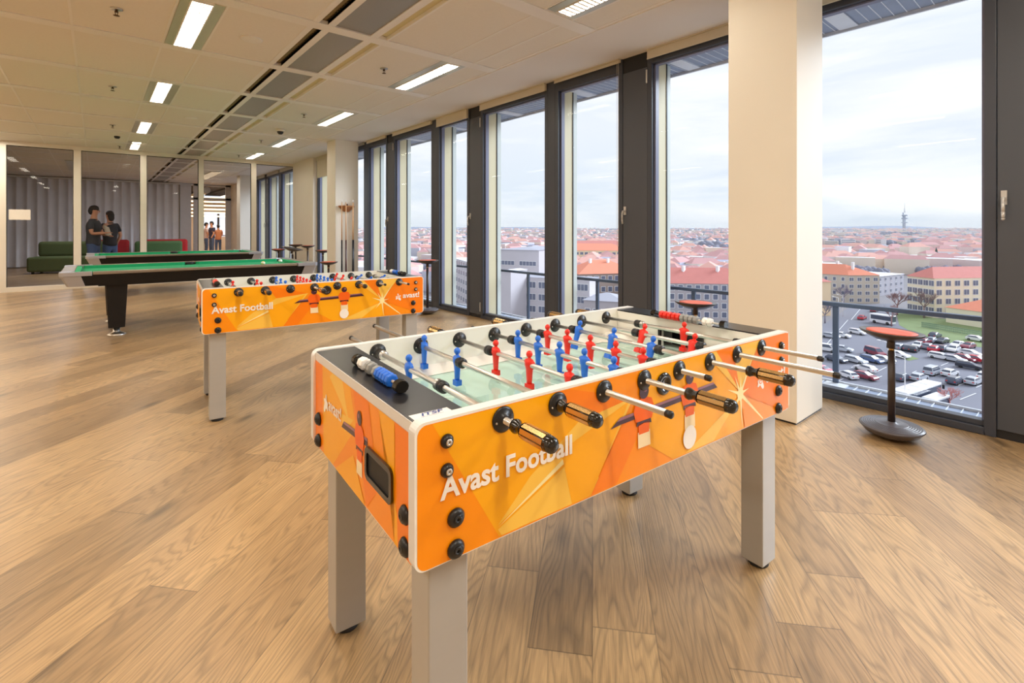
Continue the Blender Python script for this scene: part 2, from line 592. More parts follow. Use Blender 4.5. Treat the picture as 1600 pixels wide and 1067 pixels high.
#@@ROOM
# more unseen luminaires with trays, added to brighten the left and near side
CEIL = bpy.data.objects['ceiling']
for x, ys, w in ((-1.7, (-1.3, 1.7, 4.7, 7.7, 10.7, 13.3), 22), (-4.75, (-1.3, 1.7, 4.7, 7.7, 10.7, 13.3), 22), (0.67, (-1.3, 1.7), 34), (3.1, (-1.3,), 42)):
    for y in ys:
        lamp_area(x, y + 0.6, CZ - 0.03, 0.15, 1.27, w)
        b = MB(); b.box(x - 0.16, x + 0.16, y - 0.05, y + 1.25, CZ - 0.006, CZ - 0.001, 0)
        b.build('added_luminaire_tray', M_reflector, CEIL)

# ------------------------------------------------------------------ walls out of the picture
M_wall = mat('wall_paint', lin((232, 222, 206)), 0.7, var=0.02, scale=1.2)
w = MB(); w.box(XL - 0.25, XL, YB, 34, 0, CZ + 0.2); struct(w.build('wall_left', M_wall))
w = MB(); w.box(XL, WX + 0.1, YB - 0.25, YB, 0, CZ + 0.2); struct(w.build('wall_rear', M_wall))

# ------------------------------------------------------------------ window wall
M_fin = mat('beige_facade_fin', lin((216, 208, 176)), 0.55, var=0.03, scale=3)
M_fin2 = mat('pale_facade_reveal', lin((206, 214, 212)), 0.5, var=0.03, scale=3)
M_inner = mat('window_inner_edge', lin((120, 124, 150)), 0.35, var=0.04)
HEAD_Z = 3.055
win_n = [0]


def bay(ya, yb, cassette=0.09, blind=0.0, chain=False):
    """one floor-to-ceiling pane between ya and yb"""
    win_n[0] += 1
    r = empty('window_%d' % win_n[0], (WX, (ya + yb) / 2, 0)); struct(r)
    h = (yb - ya) / 2
    fr = MB()
    top = CZ - 0.012
    fr.box(0, 0.10, -h, -h + 0.055, 0, top)
    fr.box(0, 0.10, h - 0.055, h, 0, top)
    fr.box(0.0, 0.10, -h + 0.055, h - 0.055, 0, 0.05)
    fr.box(0.025, 0.10, -h + 0.055, h - 0.055, 0.05, 0.085)
    fr.box(0.0, 0.10, -h + 0.055, h - 0.055, HEAD_Z, top)
    fr.build('window_frame', M_frame, r, bevel=0.003)
    ie = MB()
    g = 0.055
    for (u0, u1) in ((-h + g, -h + g + 0.018), (h - g - 0.018, h - g)):
        ie.box(0.045, 0.10, u0, u1, 0.085, HEAD_Z)
    ie.box(0.045, 0.10, -h + g, h - g, HEAD_Z - 0.015, HEAD_Z - 0.001)
    ie.build('glazing_bead', M_inner, r)
    gl = MB()
    gl.poly([(0.075, -h + g, 0.085), (0.075, h - g, 0.085), (0.075, h - g, HEAD_Z), (0.075, -h + g, HEAD_Z)])
    gl.build('glass', M_glass, r, fix=False)
    if cassette:
        c = MB()
        z0 = top - cassette
        c.box(-0.035, -0.001, -h + 0.02, h - 0.02, z0, top - 0.012)
        c.box(-0.05, -0.001, -h + 0.02, h - 0.02, top - 0.012, top - 0.001)
        c.box(-0.04, -0.03, -h + 0.02, h - 0.02, z0 - 0.012, z0)
        c.build('blind_cassette', M_blind, r, bevel=0.002)
    if blind:
        c = MB()
        c.box(-0.022, -0.018, -h + 0.05, h - 0.05, top - blind, top - 0.04)
        c.box(-0.028, -0.012, -h + 0.05, h - 0.05, top - blind - 0.02, top - blind)
        c.build('blind_fabric', M_blind, r)
    if chain:
        c = MB()
        for dy in (0.0, 0.02):
            c.tube((-0.03, -h + 0.03 + dy, top - 0.03), (-0.03, -h + 0.03 + dy, 1.15), 0.0018, n=6)
        c.tube((-0.03, -h + 0.03, 1.15), (-0.03, -h + 0.05, 1.15), 0.0025, n=6)
        c.build('blind_chain', M_white, r)
    return r


def fin(y):
    f = MB()
    f.box(0.0, 0.15, -0.03, 0.03, -0.3, 3.10)
    o = empty('facade_fin', (WX + 0.11, y, 0)); struct(o)
    f.build('fin_panel', M_fin, o)
    g = MB(); g.box(0.155, 0.24, -0.02, 0.02, -0.3, 3.10); g.build('fin_edge', M_fin2, o)
    g = MB(); g.box(0.143, 0.160, -0.036, 0.033, -0.3, 3.10); g.build('fin_joint', M_frameblk, o)


pan_n = [0]
def vent_panel(ya, yb, handle=True, hinge=True):
    pan_n[0] += 1
    r = empty('window_panel_%d' % pan_n[0], (WX, (ya + yb) / 2, 0)); struct(r)
    h = (yb - ya) / 2
    p = MB(); p.box(0.004, 0.09, -h + 0.004, h - 0.004, 0.055, 3.03)
    p.build('vent_leaf', M_panel, r, bevel=0.003)
    k = MB(); k.box(0.012, 0.09, -h, h, 3.03, CZ - 0.012); k.box(0.014, 0.09, -h, h, 0.0, 0.055)
    k.build('black_surround', M_frameblk, r)
    if hinge:
        g = MB(); g.box(-0.012, 0.004, -h - 0.004, -h + 0.012, 2.86, 3.0); g.box(-0.012, 0.004, -h - 0.004, -h + 0.012, 0.10, 0.24)
        g.build('hinge', M_silver, r, bevel=0.003)
    if handle:
        hd = MB()
        y = h - 0.035
        hd.tube((0.004, y, 1.53), (-0.016, y, 1.53), 0.016, 0.014, n=16)
        hd.box(-0.006, 0.004, y - 0.014, y + 0.014, 1.49, 1.58)
        pts = [(-0.012, 1.53), (-0.04, 1.528), (-0.05, 1.505), (-0.05, 1.44), (-0.044, 1.40)]
        for i in range(len(pts) - 1):
            hd.tube((pts[i][0], y, pts[i][1]), (pts[i + 1][0], y, pts[i + 1][1]), 0.010, 0.009, n=10)
        for q in pts: hd.ball((q[0], y, q[1]), 0.0105, 10)
        hd.build('window_handle', M_silver, r)


def mullion(ya, yb):
    m = MB(); m.box(WX - 0.0, WX + 0.11, ya, yb, 0, CZ - 0.012)
    struct(m.build('window_mullion', M_frame, bevel=0.004))


# panels, panes and mullions along the facade
vent_panel(0.14, 0.44)
bay(0.44, 1.68); mullion(1.68, 1.80); bay(1.80, 3.06, cassette=0.09)
vent_panel(3.06, 3.38)
bay(3.38, 4.42, cassette=0.035, chain=True); mullion(4.42, 4.55); bay(4.55, 5.99, cassette=0.09)
vent_panel(5.99, 6.29)
bay(6.29, 7.22, cassette=0.14); mullion(7.22, 7.36); bay(7.36, 8.83, cassette=0.06)
vent_panel(8.83, 9.10)
bay(9.10, 10.02, cassette=0.05); mullion(10.02, 10.16); bay(10.16, 11.70, cassette=0.05)
vent_panel(11.70, 12.00)
bay(12.00, 13.15, cassette=0.09, blind=0.52)
for y in (3.06, 4.42, 5.99, 7.22, 8.83, 10.02, 11.70, 1.68, 13.15):
    fin(y - 0.03)
bay(-1.45, 0.14)
vent_panel(-1.75, -1.45); bay(-3.3, -1.75)
# white wall pier beside the partition
w = MB(); w.box(WX - 0.10, WX + 0.1, 13.15, PY - 0.02, 0, CZ - 0.012)
struct(w.build('wall_pier', M_white))
# facade of the lounge behind the partition
bay(15.0, 16.5); mullion(16.5, 16.64); bay(16.64, 18.0); vent_panel(18.0, 18.3); bay(18.3, 19.4)
mullion(19.4, 19.5); bay(19.5, 20.9); vent_panel(20.9, 21.2); bay(21.2, 22.4)
w = MB(); w.box(WX, WX + 0.1, 22.4, P2Y, 0, CZ); struct(w.build('wall_pier', M_white))
for y in (16.5, 18.0, 19.4, 20.9): fin(y - 0.03)
w = MB(); w.box(WX, WX + 0.1, YB, -3.3, 0, CZ); struct(w.build('wall_pier', M_white))

# ------------------------------------------------------------------ pillars
for (x0, x1, y0, y1) in ((3.648, 4.128, 1.339, 1.815), (3.79, 4.28, 10.2, 10.68), (3.8, 4.3, 19.1, 19.6)):
    p = MB(); p.box(x0, x1, y0, y1, 0.012, CZ - 0.012)
    o = struct(p.build('pillar', M_pillar, bevel=0.004))
    q = MB(); q.box(x0 + 0.006, x1 - 0.006, y0 + 0.006, y1 - 0.006, 0, 0.012); q.build('shadow_gap', M_frameblk, o)

# ------------------------------------------------------------------ glass partition to the lounge
pr = empty('partition', (0, PY, 0)); struct(pr)
p = MB()
ZT, ZB = 3.115, 0.10
p.box(-1.60, WX - 0.1, -0.05, 0.06, 0, ZB)
p.box(-1.60, WX + 0.05, -0.05, 0.06, ZT, CZ)
posts = [(-1.62, -1.45), (-0.387, -0.256), (0.814, 0.939), (2.01, 2.123), (3.23, 3.354)]
for (a, b) in posts:
    p.box(a, b, -0.05, 0.06, ZB, ZT)
p.box(XL, -1.60, -0.05, 0.06, 0, CZ)
p.build('partition_frame', M_white, pr, bevel=0.003)
gk = MB()
ed = [(-1.45, -0.387), (-0.256, 0.814), (0.939, 2.01), (2.123, 3.23), (3.354, WX)]
for (a, b) in ed:
    gk.box(a, b, -0.012, 0.02, ZT - 0.012, ZT); gk.box(a, a + 0.008, -0.012, 0.02, ZB, ZT - 0.012); gk.box(b - 0.012, b, -0.012, 0.02, ZB, ZT - 0.012)
gk.build('gasket', M_frameblk, pr)
for (a, b) in ed:
    g = MB(); g.poly([(a, 0.005, ZB), (b, 0.005, ZB), (b, 0.005, ZT), (a, 0.005, ZT)])
    g.build('partition_glass', M_glassp, pr, fix=False)
n = MB(); n.box(-0.166, 0.166, -0.002, 0.002, -0.11, 0.11)
tag(n.build('paper_notice', mat('paper', lin((240, 232, 220)), 0.8), loc=(-1.25, PY - 0.004, 1.645)),
    'blank white paper sheet stuck to the leftmost glass pane', 'paper')

# ------------------------------------------------------------------ lounge behind the glass
def curtain_mesh(x0, x1, z0, z1, amp=0.075, per=0.26):
    m = MB(); n = int((x1 - x0) / 0.025); vs = []
    for i in range(n + 1):
        x = x0 + (x1 - x0) * i / n
        t = 2 * pi * x / per + 0.5 * sin(x * 1.7)
        y = amp * (abs(sin(t / 2)) * 2 - 1) + 0.01 * sin(x * 9)
        vs += [(x, y, z0), (x + 0.01 * sin(x * 5), y * 0.9, z1)]
    m.add(vs, [(2 * i, 2 * i + 2, 2 * i + 3, 2 * i + 1) for i in range(n)], 0, True)
    return m
M_curt = mat('grey_curtain', lin((220, 220, 224)), 0.8, var=0.08, scale=3)
c = tag(empty('curtain', (0, P2Y - 0.12, 0)), 'grey pleated floor-length curtain along the back of the glazed lounge', 'curtain')
curtain_mesh(XL + 0.1, 2.55, 0.03, 3.12).build('curtain_cloth', M_curt, c, fix=False)
t = MB(); t.box(XL + 0.1, 2.6, -0.03, 0.03, 3.13, 3.17); t.build('curtain_track', M_grid, c)
w = MB(); w.box(XL, 2.6, P2Y + 0.05, P2Y + 0.2, 0, CZ); struct(w.build('wall_lounge', M_wall))

pf = empty('partition', (0, P2Y, 0)); struct(pf)
p = MB()
for (a, b) in ((2.6, 2.98), (3.06, 3.21), (4.22, 4.42)): p.box(a, b, -0.05, 0.05, 0, CZ)
p.box(2.98, 4.42, -0.05, 0.05, 2.55, 2.64); p.box(2.98, 4.42, -0.05, 0.05, 3.12, CZ)
p.build('partition_frame', mat('cool_white_frame', lin((206, 208, 216)), 0.5), pf)
g = MB(); g.poly([(3.21, 0, 0.02), (4.22, 0, 0.02), (4.22, 0, 2.55), (3.21, 0, 2.55)]); g.build('partition_glass', M_glass, pf, fix=False)

# cafe beyond
w = MB(); w.box(4.6, 8.4, 33.70, 33.78, 0.9, 2.3)
struct(w.build('window_cafe', mat('daylight_glow_pane', lin((220, 232, 255)), 0.4, emit=(0.80, 0.88, 1.0), ek=0.9)))  # pane itself emits, standing in for daylight behind it
w = MB()
for x in (4.6, 5.5, 6.4, 7.3, 8.2): w.box(x, x + 0.09, 33.60, 33.70, 0.9, 2.3)
struct(w.build('window_cafe_frame', M_frameblk))
for (x, y, lb) in ((5.6, 30.0, 'dark high table in the middle of the cafe'), (6.4, 31.6, 'dark table farther back in the cafe')):
    t = tag(empty('cafe_table', (x, y, 0)), lb, 'table', 'cafe tables')
    b = MB(); b.lathe([(0.45, 0.98), (0.45, 1.02)], n=24); b.build('table_top', M_black, t)
    b = MB(); b.tube((0, 0, 0.02), (0, 0, 0.98), 0.03); b.build('column', M_black, t)
    b = MB(); b.lathe([(0.28, 0), (0.27, 0.02), (0.03, 0.03)], n=20); b.build('foot_plate', M_black, t)
w = MB()
for x in (3.6, 5.2, 6.8): w.tube((x, 24.4, 2.98), (x, 33.6, 2.98), 0.14, n=12)
o = w.build('air_duct', M_steel); struct(o)
M_cwall = mat('warm_cafe_wall', lin((232, 214, 192)), 0.7)
w = MB(); w.box(2.3, 9.2, 33.8, 34, 0, CZ); w.box(9.0, 9.2, P2Y + 0.2, 34, 0, CZ); w.box(WX + 0.1, 9.0, P2Y - 0.05, P2Y + 0.1, 0, CZ)
w.box(2.4, 2.6, P2Y + 0.2, 33.8, 0, CZ)
struct(w.build('wall_cafe', M_cwall))
w = MB(); w.box(WX + 0.02, 9.2, P2Y, 34, -0.25, 0.0); struct(w.build('floor_cafe', mat('cafe_floor', lin((216, 168, 118)), 0.4)))
w = MB(); w.box(WX + 0.5, 9.2, P2Y - 0.2, 34, CZ + 0.1, CZ + 0.4); struct(w.build('ceiling_cafe', M_darkslot))
M_slat = mat('warm_lamp_slat', lin((255, 236, 200)), 0.4, emit=(1.0, 0.80, 0.52), ek=3.0)
for i in range(6):
    y = 25.0 + i * 0.5; zz = 2.70 - 0.15 * i
    b = MB(); b.box(-1.5, 1.5 - 0.12 * i, -0.09, 0.09, -0.03, 0.03)
    o = b.build('pendant_light', M_slat, loc=(4.3 + 0.05 * i, y, zz))
    for q in (-1.0, 1.0):
        b = MB(); b.tube((q, 0, 0.03), (q, 0, CZ - zz), 0.006, n=6); b.build('suspension_wire', M_black, o)
    tag(o, ['nearest and highest', 'second nearest', 'third nearest', 'fourth nearest', 'fifth nearest', 'lowest and farthest'][i] + ' glowing linear pendant light in the cafe behind the lounge', 'pendant light', 'linear pendant lights in the cafe')
lamp_area(5.6, 29, CZ - 0.1, 4, 6, 420, (1.0, 0.88, 0.72))
lamp_area(-0.5, 19.5, CZ - 0.05, 0.3, 3, 80, (0.94, 0.95, 1.0))
lamp_area(3.0, 20, CZ - 0.05, 0.3, 3, 40, (1.0, 0.9, 0.76))
b = MB(); b.box(-0.65, -0.35, 18, 21, CZ - 0.02, CZ - 0.006); b.box(2.85, 3.15, 18.5, 21.5, CZ - 0.02, CZ - 0.006)
b.build('lounge_luminaire', M_reflector, CEIL)


def sofa(name, loc, rz, Lx, D, col, label, seat=0.42, back=0.86):
    m = mat('fabric_' + name, col, 0.85, var=0.08, scale=12)
    r = tag(empty('sofa', loc, rz), label, 'sofa')
    b = MB(); b.box(-Lx / 2, Lx / 2, -D / 2, D / 2, 0.06, seat); b.build('seat', m, r, bevel=0.06, seg=3)
    b = MB(); b.box(-Lx / 2 + 0.05, Lx / 2 - 0.05, D / 2 - 0.24, D / 2 - 0.02, seat - 0.02, back); b.build('backrest', m, r, bevel=0.09, seg=3)
    for sx in (-1, 1):
        for sy in (-1, 1):
            b = MB(); b.box(sx * (Lx / 2 - 0.12) - 0.03, sx * (Lx / 2 - 0.12) + 0.03, sy * (D / 2 - 0.12) - 0.03, sy * (D / 2 - 0.12) + 0.03, 0, 0.07); b.build('leg', M_black, r)
    return r
sofa('a', (-0.55, 20.6, 0), RAD(-12), 1.9, 0.95, lin((78, 92, 52)), 'dark green sofa seen through the left glass pane of the lounge', seat=0.5, back=0.95)
sofa('b', (1.75, 21.2, 0), RAD(8), 1.5, 0.8, lin((66, 96, 56)), 'small green sofa in front of the red sofas, behind the person in black', back=0.92)
sofa('c', (2.05, 22.8, 0), 0, 1.5, 0.8, lin((170, 30, 34)), 'red sofa nearer the curtain, seen left of the third mullion', back=0.95)
sofa('d', (0.35, 23.0, 0), 0, 1.3, 0.8, lin((150, 24, 30)), 'red sofa half hidden behind the two standing people', back=0.95)
# ------------------------------------------------------------------ football tables
TL, TW, TZ, TB = 1.616, 0.808, 0.93, 0.6175
RZ = 0.893
ROD_S = [0.218 + 0.1689 * k for k in range(8)]
M_or = mat('orange_print', (1.0, 0.30, 0.002), 0.32, var=0.04, scale=3)
M_or2 = mat('deep_orange_print', (0.98, 0.225, 0.001), 0.32, var=0.05, scale=3)
M_gold = mat('golden_print', (1.0, 0.43, 0.004), 0.32, var=0.04, scale=3)
M_lgold = mat('light_golden_print', (1.0, 0.58, 0.08), 0.32, var=0.06, scale=3)
M_glow = mat('pale_flare_print', (1.0, 0.85, 0.42), 0.32, var=0.02)
M_wprint = mat('white_print', (0.93, 0.90, 0.86), 0.35, var=0.01)
M_violet = mat('dark_violet_print', (0.055, 0.018, 0.035), 0.3)
M_violet2 = mat('mauve_print', (0.32, 0.14, 0.20), 0.3)
M_shirt = mat('shirt_orange_print', (0.95, 0.14, 0.005), 0.35)
M_foot = mat('cream_print', (0.95, 0.78, 0.50), 0.35)
M_edge = mat('silver_edge_band', lin((226, 224, 222)), 0.4, var=0.02)
M_inside = mat('white_laminate', lin((242, 238, 230)), 0.4, var=0.02)
M_deck = mat('black_deck_laminate', (0.012, 0.012, 0.015), 0.28, var=0.2, scale=90)
M_leg = mat('silver_lacquer', lin((174, 171, 166)), 0.36, metal=0.15, var=0.03, stretch=(1, 1, 6))
M_field = mat('pitch_print', lin((206, 232, 222)), 0.25, var=0.03, scale=4)
M_fline = mat('pitch_line', lin((236, 246, 240)), 0.3)
M_blue = mat('blue_figure_plastic', (0.02, 0.16, 0.72), 0.3)
M_red = mat('red_figure_plastic', (0.82, 0.025, 0.012), 0.3)
M_brass_sheen = mat('brass_and_grip_reflection', (0.62, 0.40, 0.17), 0.24, metal=0.9, var=0.08)  # painted warm reflections on the black grips; plain brass on stool springs
M_grey = mat('grey_bead_plastic', lin((150, 150, 148)), 0.4)
M_sign = mat('sticker_white', lin((236, 232, 228)), 0.4)
M_navy = mat('navy_ink', lin((40, 62, 130)), 0.4)


def round_rect(s0, s1, z0, z1, r, n=6):
    pts = []
    for cx, cz, a0 in ((s1 - r, z1 - r, 0), (s0 + r, z1 - r, 90), (s0 + r, z0 + r, 180), (s1 - r, z0 + r, 270)):
        for i in range(n + 1):
            a = RAD(a0 + 90 * i / n)
            pts.append((cx + r * cos(a), cz + r * sin(a)))
    return pts


def clip_poly(poly, s0, s1, z0, z1):
    def clip(P, inside, inter):
        out = []
        for i in range(len(P)):
            a, b = P[i], P[(i + 1) % len(P)]
            if inside(a):
                out.append(a)
                if not inside(b): out.append(inter(a, b))
            elif inside(b): out.append(inter(a, b))
        return out
    def ix(c, k):
        def f(a, b):
            t = (c - a[k]) / (b[k] - a[k])
            return (a[0] + t * (b[0] - a[0]), a[1] + t * (b[1] - a[1]))
        return f
    for c, k, sg in ((s0, 0, 1), (s1, 0, -1), (z0, 1, 1), (z1, 1, -1)):
        if not poly: return poly
        poly = clip(poly, lambda p, c=c, k=k, sg=sg: (p[k] - c) * sg >= -1e-9, ix(c, k))
    return poly


SIDE_FACETS = [  # printed colour facets of the long side: outline (s, z), material index
    (1, [(0.03, 0.935), (0.39, 0.935), (0.56, 0.80), (0.30, 0.66), (0.21, 0.62), (0.03, 0.935)][:5]),
    (2, [(0.385, 0.935), (0.68, 0.85), (0.46, 0.83)]),
    (3, [(0.68, 0.852), (0.46, 0.83), (0.30, 0.735), (0.205, 0.65), (0.40, 0.735), (0.56, 0.70)]),
    (3, [(0.205, 0.64), (0.43, 0.735), (0.60, 0.62), (0.22, 0.615)]),
    (4, [(0.205, 0.645), (0.43, 0.76), (0.41, 0.735)]),
    (1, [(0.40, 0.77), (0.66, 0.845), (0.50, 0.615), (0.44, 0.615)]),
    (2, [(0.50, 0.615), (0.64, 0.80), (0.74, 0.79), (0.60, 0.615)]),
    (1, [(0.70, 0.935), (1.02, 0.935), (1.252, 0.75), (0.90, 0.60), (0.74, 0.70)]),
    (3, [(1.02, 0.935), (1.12, 0.935), (1.252, 0.755)]),
    (2, [(1.09, 0.935), (1.20, 0.935), (1.25, 0.76)]),
    (3, [(1.20, 0.935), (1.252, 0.755), (1.40, 0.935)]),
    (1, [(1.252, 0.745), (1.00, 0.60), (1.28, 0.60)]),
    (3, [(1.252, 0.742), (0.86, 0.60), (1.05, 0.60)]),
    (2, [(1.252, 0.75), (1.40, 0.935), (1.61, 0.935), (1.61, 0.62), (1.60, 0.61)]),
    (0, [(1.252, 0.742), (1.60, 0.60), (1.29, 0.60)]),
]
END_FACETS = [  # short side: outline (t, z) seen from outside
    (2, [(0.81, 0.94), (0.70, 0.94), (0.70, 0.60), (0.81, 0.60)]),
    (1, [(0.70, 0.94), (0.45, 0.94), (0.38, 0.80), (0.60, 0.61), (0.68, 0.61)]),
    (3, [(0.62, 0.88), (0.52, 0.94), (0.44, 0.80)]),
    (3, [(0.52, 0.80), (0.40, 0.815), (0.47, 0.76)]),
    (2, [(0.42, 0.94), (0.30, 0.94), (0.22, 0.70), (0.30, 0.62)]),
    (1, [(0.24, 0.94), (0.12, 0.94), (0.12, 0.61), (0.06, 0.61)]),
    (1, [(0.40, 0.72), (0.58, 0.61), (0.30, 0.61)]),
    (2, [(0.12, 0.94), (0.0, 0.94), (0.0, 0.61), (0.10, 0.61)]),
]


def football_figure(colour):
    m = MB(); n = 10
    # feet block, legs, torso, shoulders, head; the rod runs along y
    m.box(-0.010, 0.011, -0.0125, 0.0125, -0.080, -0.062)
    m.rings([(0, 0, -0.064, 0.0075, 0.0100), (0, 0, -0.050, 0.0080, 0.0120), (0, 0, -0.030, 0.0085, 0.0145), (0, 0, -0.014, 0.0095, 0.0160),
             (0, 0, 0.0, 0.0135, 0.0190), (0, 0, 0.010, 0.0120, 0.0215), (0, 0, 0.0165, 0.0095, 0.0185), (0, 0, 0.020, 0.0055, 0.0070), (0, 0, 0.026, 0.0050, 0.0052)], n)
    m.ball((0, 0, 0.034), 0.0112, 12, sc=(1, 0.92, 1.08))
    for sy in (-1, 1):   # upper arms pressed to the body
        m.ball((0.001, sy * 0.0195, 0.002), 0.0082, 8, sc=(0.9, 0.75, 1.7))
    return m


_FIG = {}
def figure_obj(colour, parent, loc, tilt):
    if colour not in _FIG:
        o = football_figure(colour).build('player_figure', M_blue if colour == 'b' else M_red, None)
        _FIG[colour] = o.data
    else:
        o = bpy.data.objects.new('player_figure', _FIG[colour]); COL.objects.link(o)
    o.parent = parent; o.location = loc; o.rotation_euler = (0, tilt, 0)
    o['label'] = 'blue plastic player' if colour == 'b' else 'red plastic player'
    return o


def grip_mesh():
    """handle along -y from 0: bell collar, waist, fluted barrel with bronze strips as painted reflections, domed end"""
    m = MB()
    m.lathe([(0.009, 0), (0.0155, 0.002), (0.0165, 0.010), (0.0125, 0.018), (0.0115, 0.026), (0.015, 0.034), (0.0175, 0.038)], (0, 0, 0), 18, 0, ax=(0, -1, 0))
    m.lathe([(0.0172, 0.038), (0.0172, 0.118), (0.0178, 0.124), (0.0165, 0.133), (0.011, 0.139), (0.0, 0.141)], (0, 0, 0), 18, 0, ax=(0, -1, 0))
    for i in range(8):
        a = 2 * pi * i / 8
        r = 0.0178; hw = 0.0052
        c = Vector((cos(a), 0, sin(a))); t = Vector((-sin(a), 0, cos(a)))
        p = [c * r - t * hw, c * r + t * hw]
        q = [c * 0.015 - t * hw, c * 0.015 + t * hw]
        vs = []
        for y in (-0.042, -0.116):
            for v in (p[0], p[1], q[1], q[0]): vs.append((v.x, y, v.z))
        m.add(vs, [(0, 1, 5, 4), (1, 2, 6, 5), (3, 0, 4, 7), (0, 3, 2, 1), (4, 5, 6, 7)], 1)
    return m


_GRIP = []
def grip(parent, loc, outward):
    if not _GRIP:
        o = grip_mesh().build('handle', [M_blackgloss, M_brass_sheen]); _GRIP.append(o.data)
    else:
        o = bpy.data.objects.new('handle', _GRIP[0]); COL.objects.link(o)
    o.parent = parent; o.location = loc
    o.rotation_euler = (0, 0.3, pi if outward > 0 else 0)
    return o


def splat(m, cx, cz, r, axis, h, mi=0):
    """blobby five-armed emblem outline"""
    pts = []
    n = 90
    arms = [(28, 0.7, 0.30), (98, 1.1, 0.24), (170, 0.55, 0.34), (218, 0.95, 0.30), (305, 1.5, 0.38)]
    for i in range(n):
        a = 360 * i / n
        rr = 0.58
        for (c, amp, wd) in arms:
            d = (a - c + 180) % 360 - 180
            rr += amp * 0.62 * math.exp(-(d / (wd * 66)) ** 2)
        pts.append((cx + r * rr * cos(RAD(a)), cz + r * rr * sin(RAD(a))))
    # fan so the concave outline fills properly
    def P(p, hh): return (p[0], hh, p[1]) if axis == 'y' else (hh, p[0], p[1])
    vs = [P((cx, cz), h)] + [P(p, h) for p in pts]
    m.add(vs, [(0, 1 + i, 1 + (i + 1) % n) for i in range(n)], mi)


def printed_player(m, cx, cz, k, axis, h0, sgn):
    """flat printed figure: head, shirt, belt, foot block. material indices: 0 violet 1 shirt 2 mauve 3 cream"""
    def P(x, z, h): return (cx + x * k * 1.2, h, cz + z * k) if axis == 'y' else (h, cx + x * k, cz + z * k)
    def ell(x, z, rx, rz_, h, mi, n=22):
        m.add([P(x + rx * cos(2 * pi * i / n), z + rz_ * sin(2 * pi * i / n), h) for i in range(n)], [tuple(range(n))], mi)
    e = 0.00025 * sgn
    m.poly([P(x, z, h0 + e) for x, z in ((-0.27, -0.72), (0.27, -0.72), (0.30, -1.28), (-0.26, -1.28))], 3)
    m.poly([P(x, z, h0 + 2 * e) for x, z in ((-0.25, -0.42), (0.25, -0.42), (0.23, -0.80), (-0.23, -0.80))], 1)
    m.poly([P(x, z, h0 + 2 * e) for x, z in ((-0.30, -0.28), (0.30, -0.28), (0.34, -0.50), (0.0, -0.44), (-0.34, -0.50))], 0)
    m.poly([P(x, z, h0 + 3 * e) for x, z in ((-0.34, 0.38), (-0.10, 0.46), (0.10, 0.46), (0.34, 0.38), (0.47, 0.05), (0.36, -0.34), (-0.36, -0.34), (-0.47, 0.05))], 1)
    ell(0, 0.66, 0.21, 0.25, h0 + 4 * e, 0)
    ell(0.06, 0.72, 0.07, 0.08, h0 + 5 * e, 2)


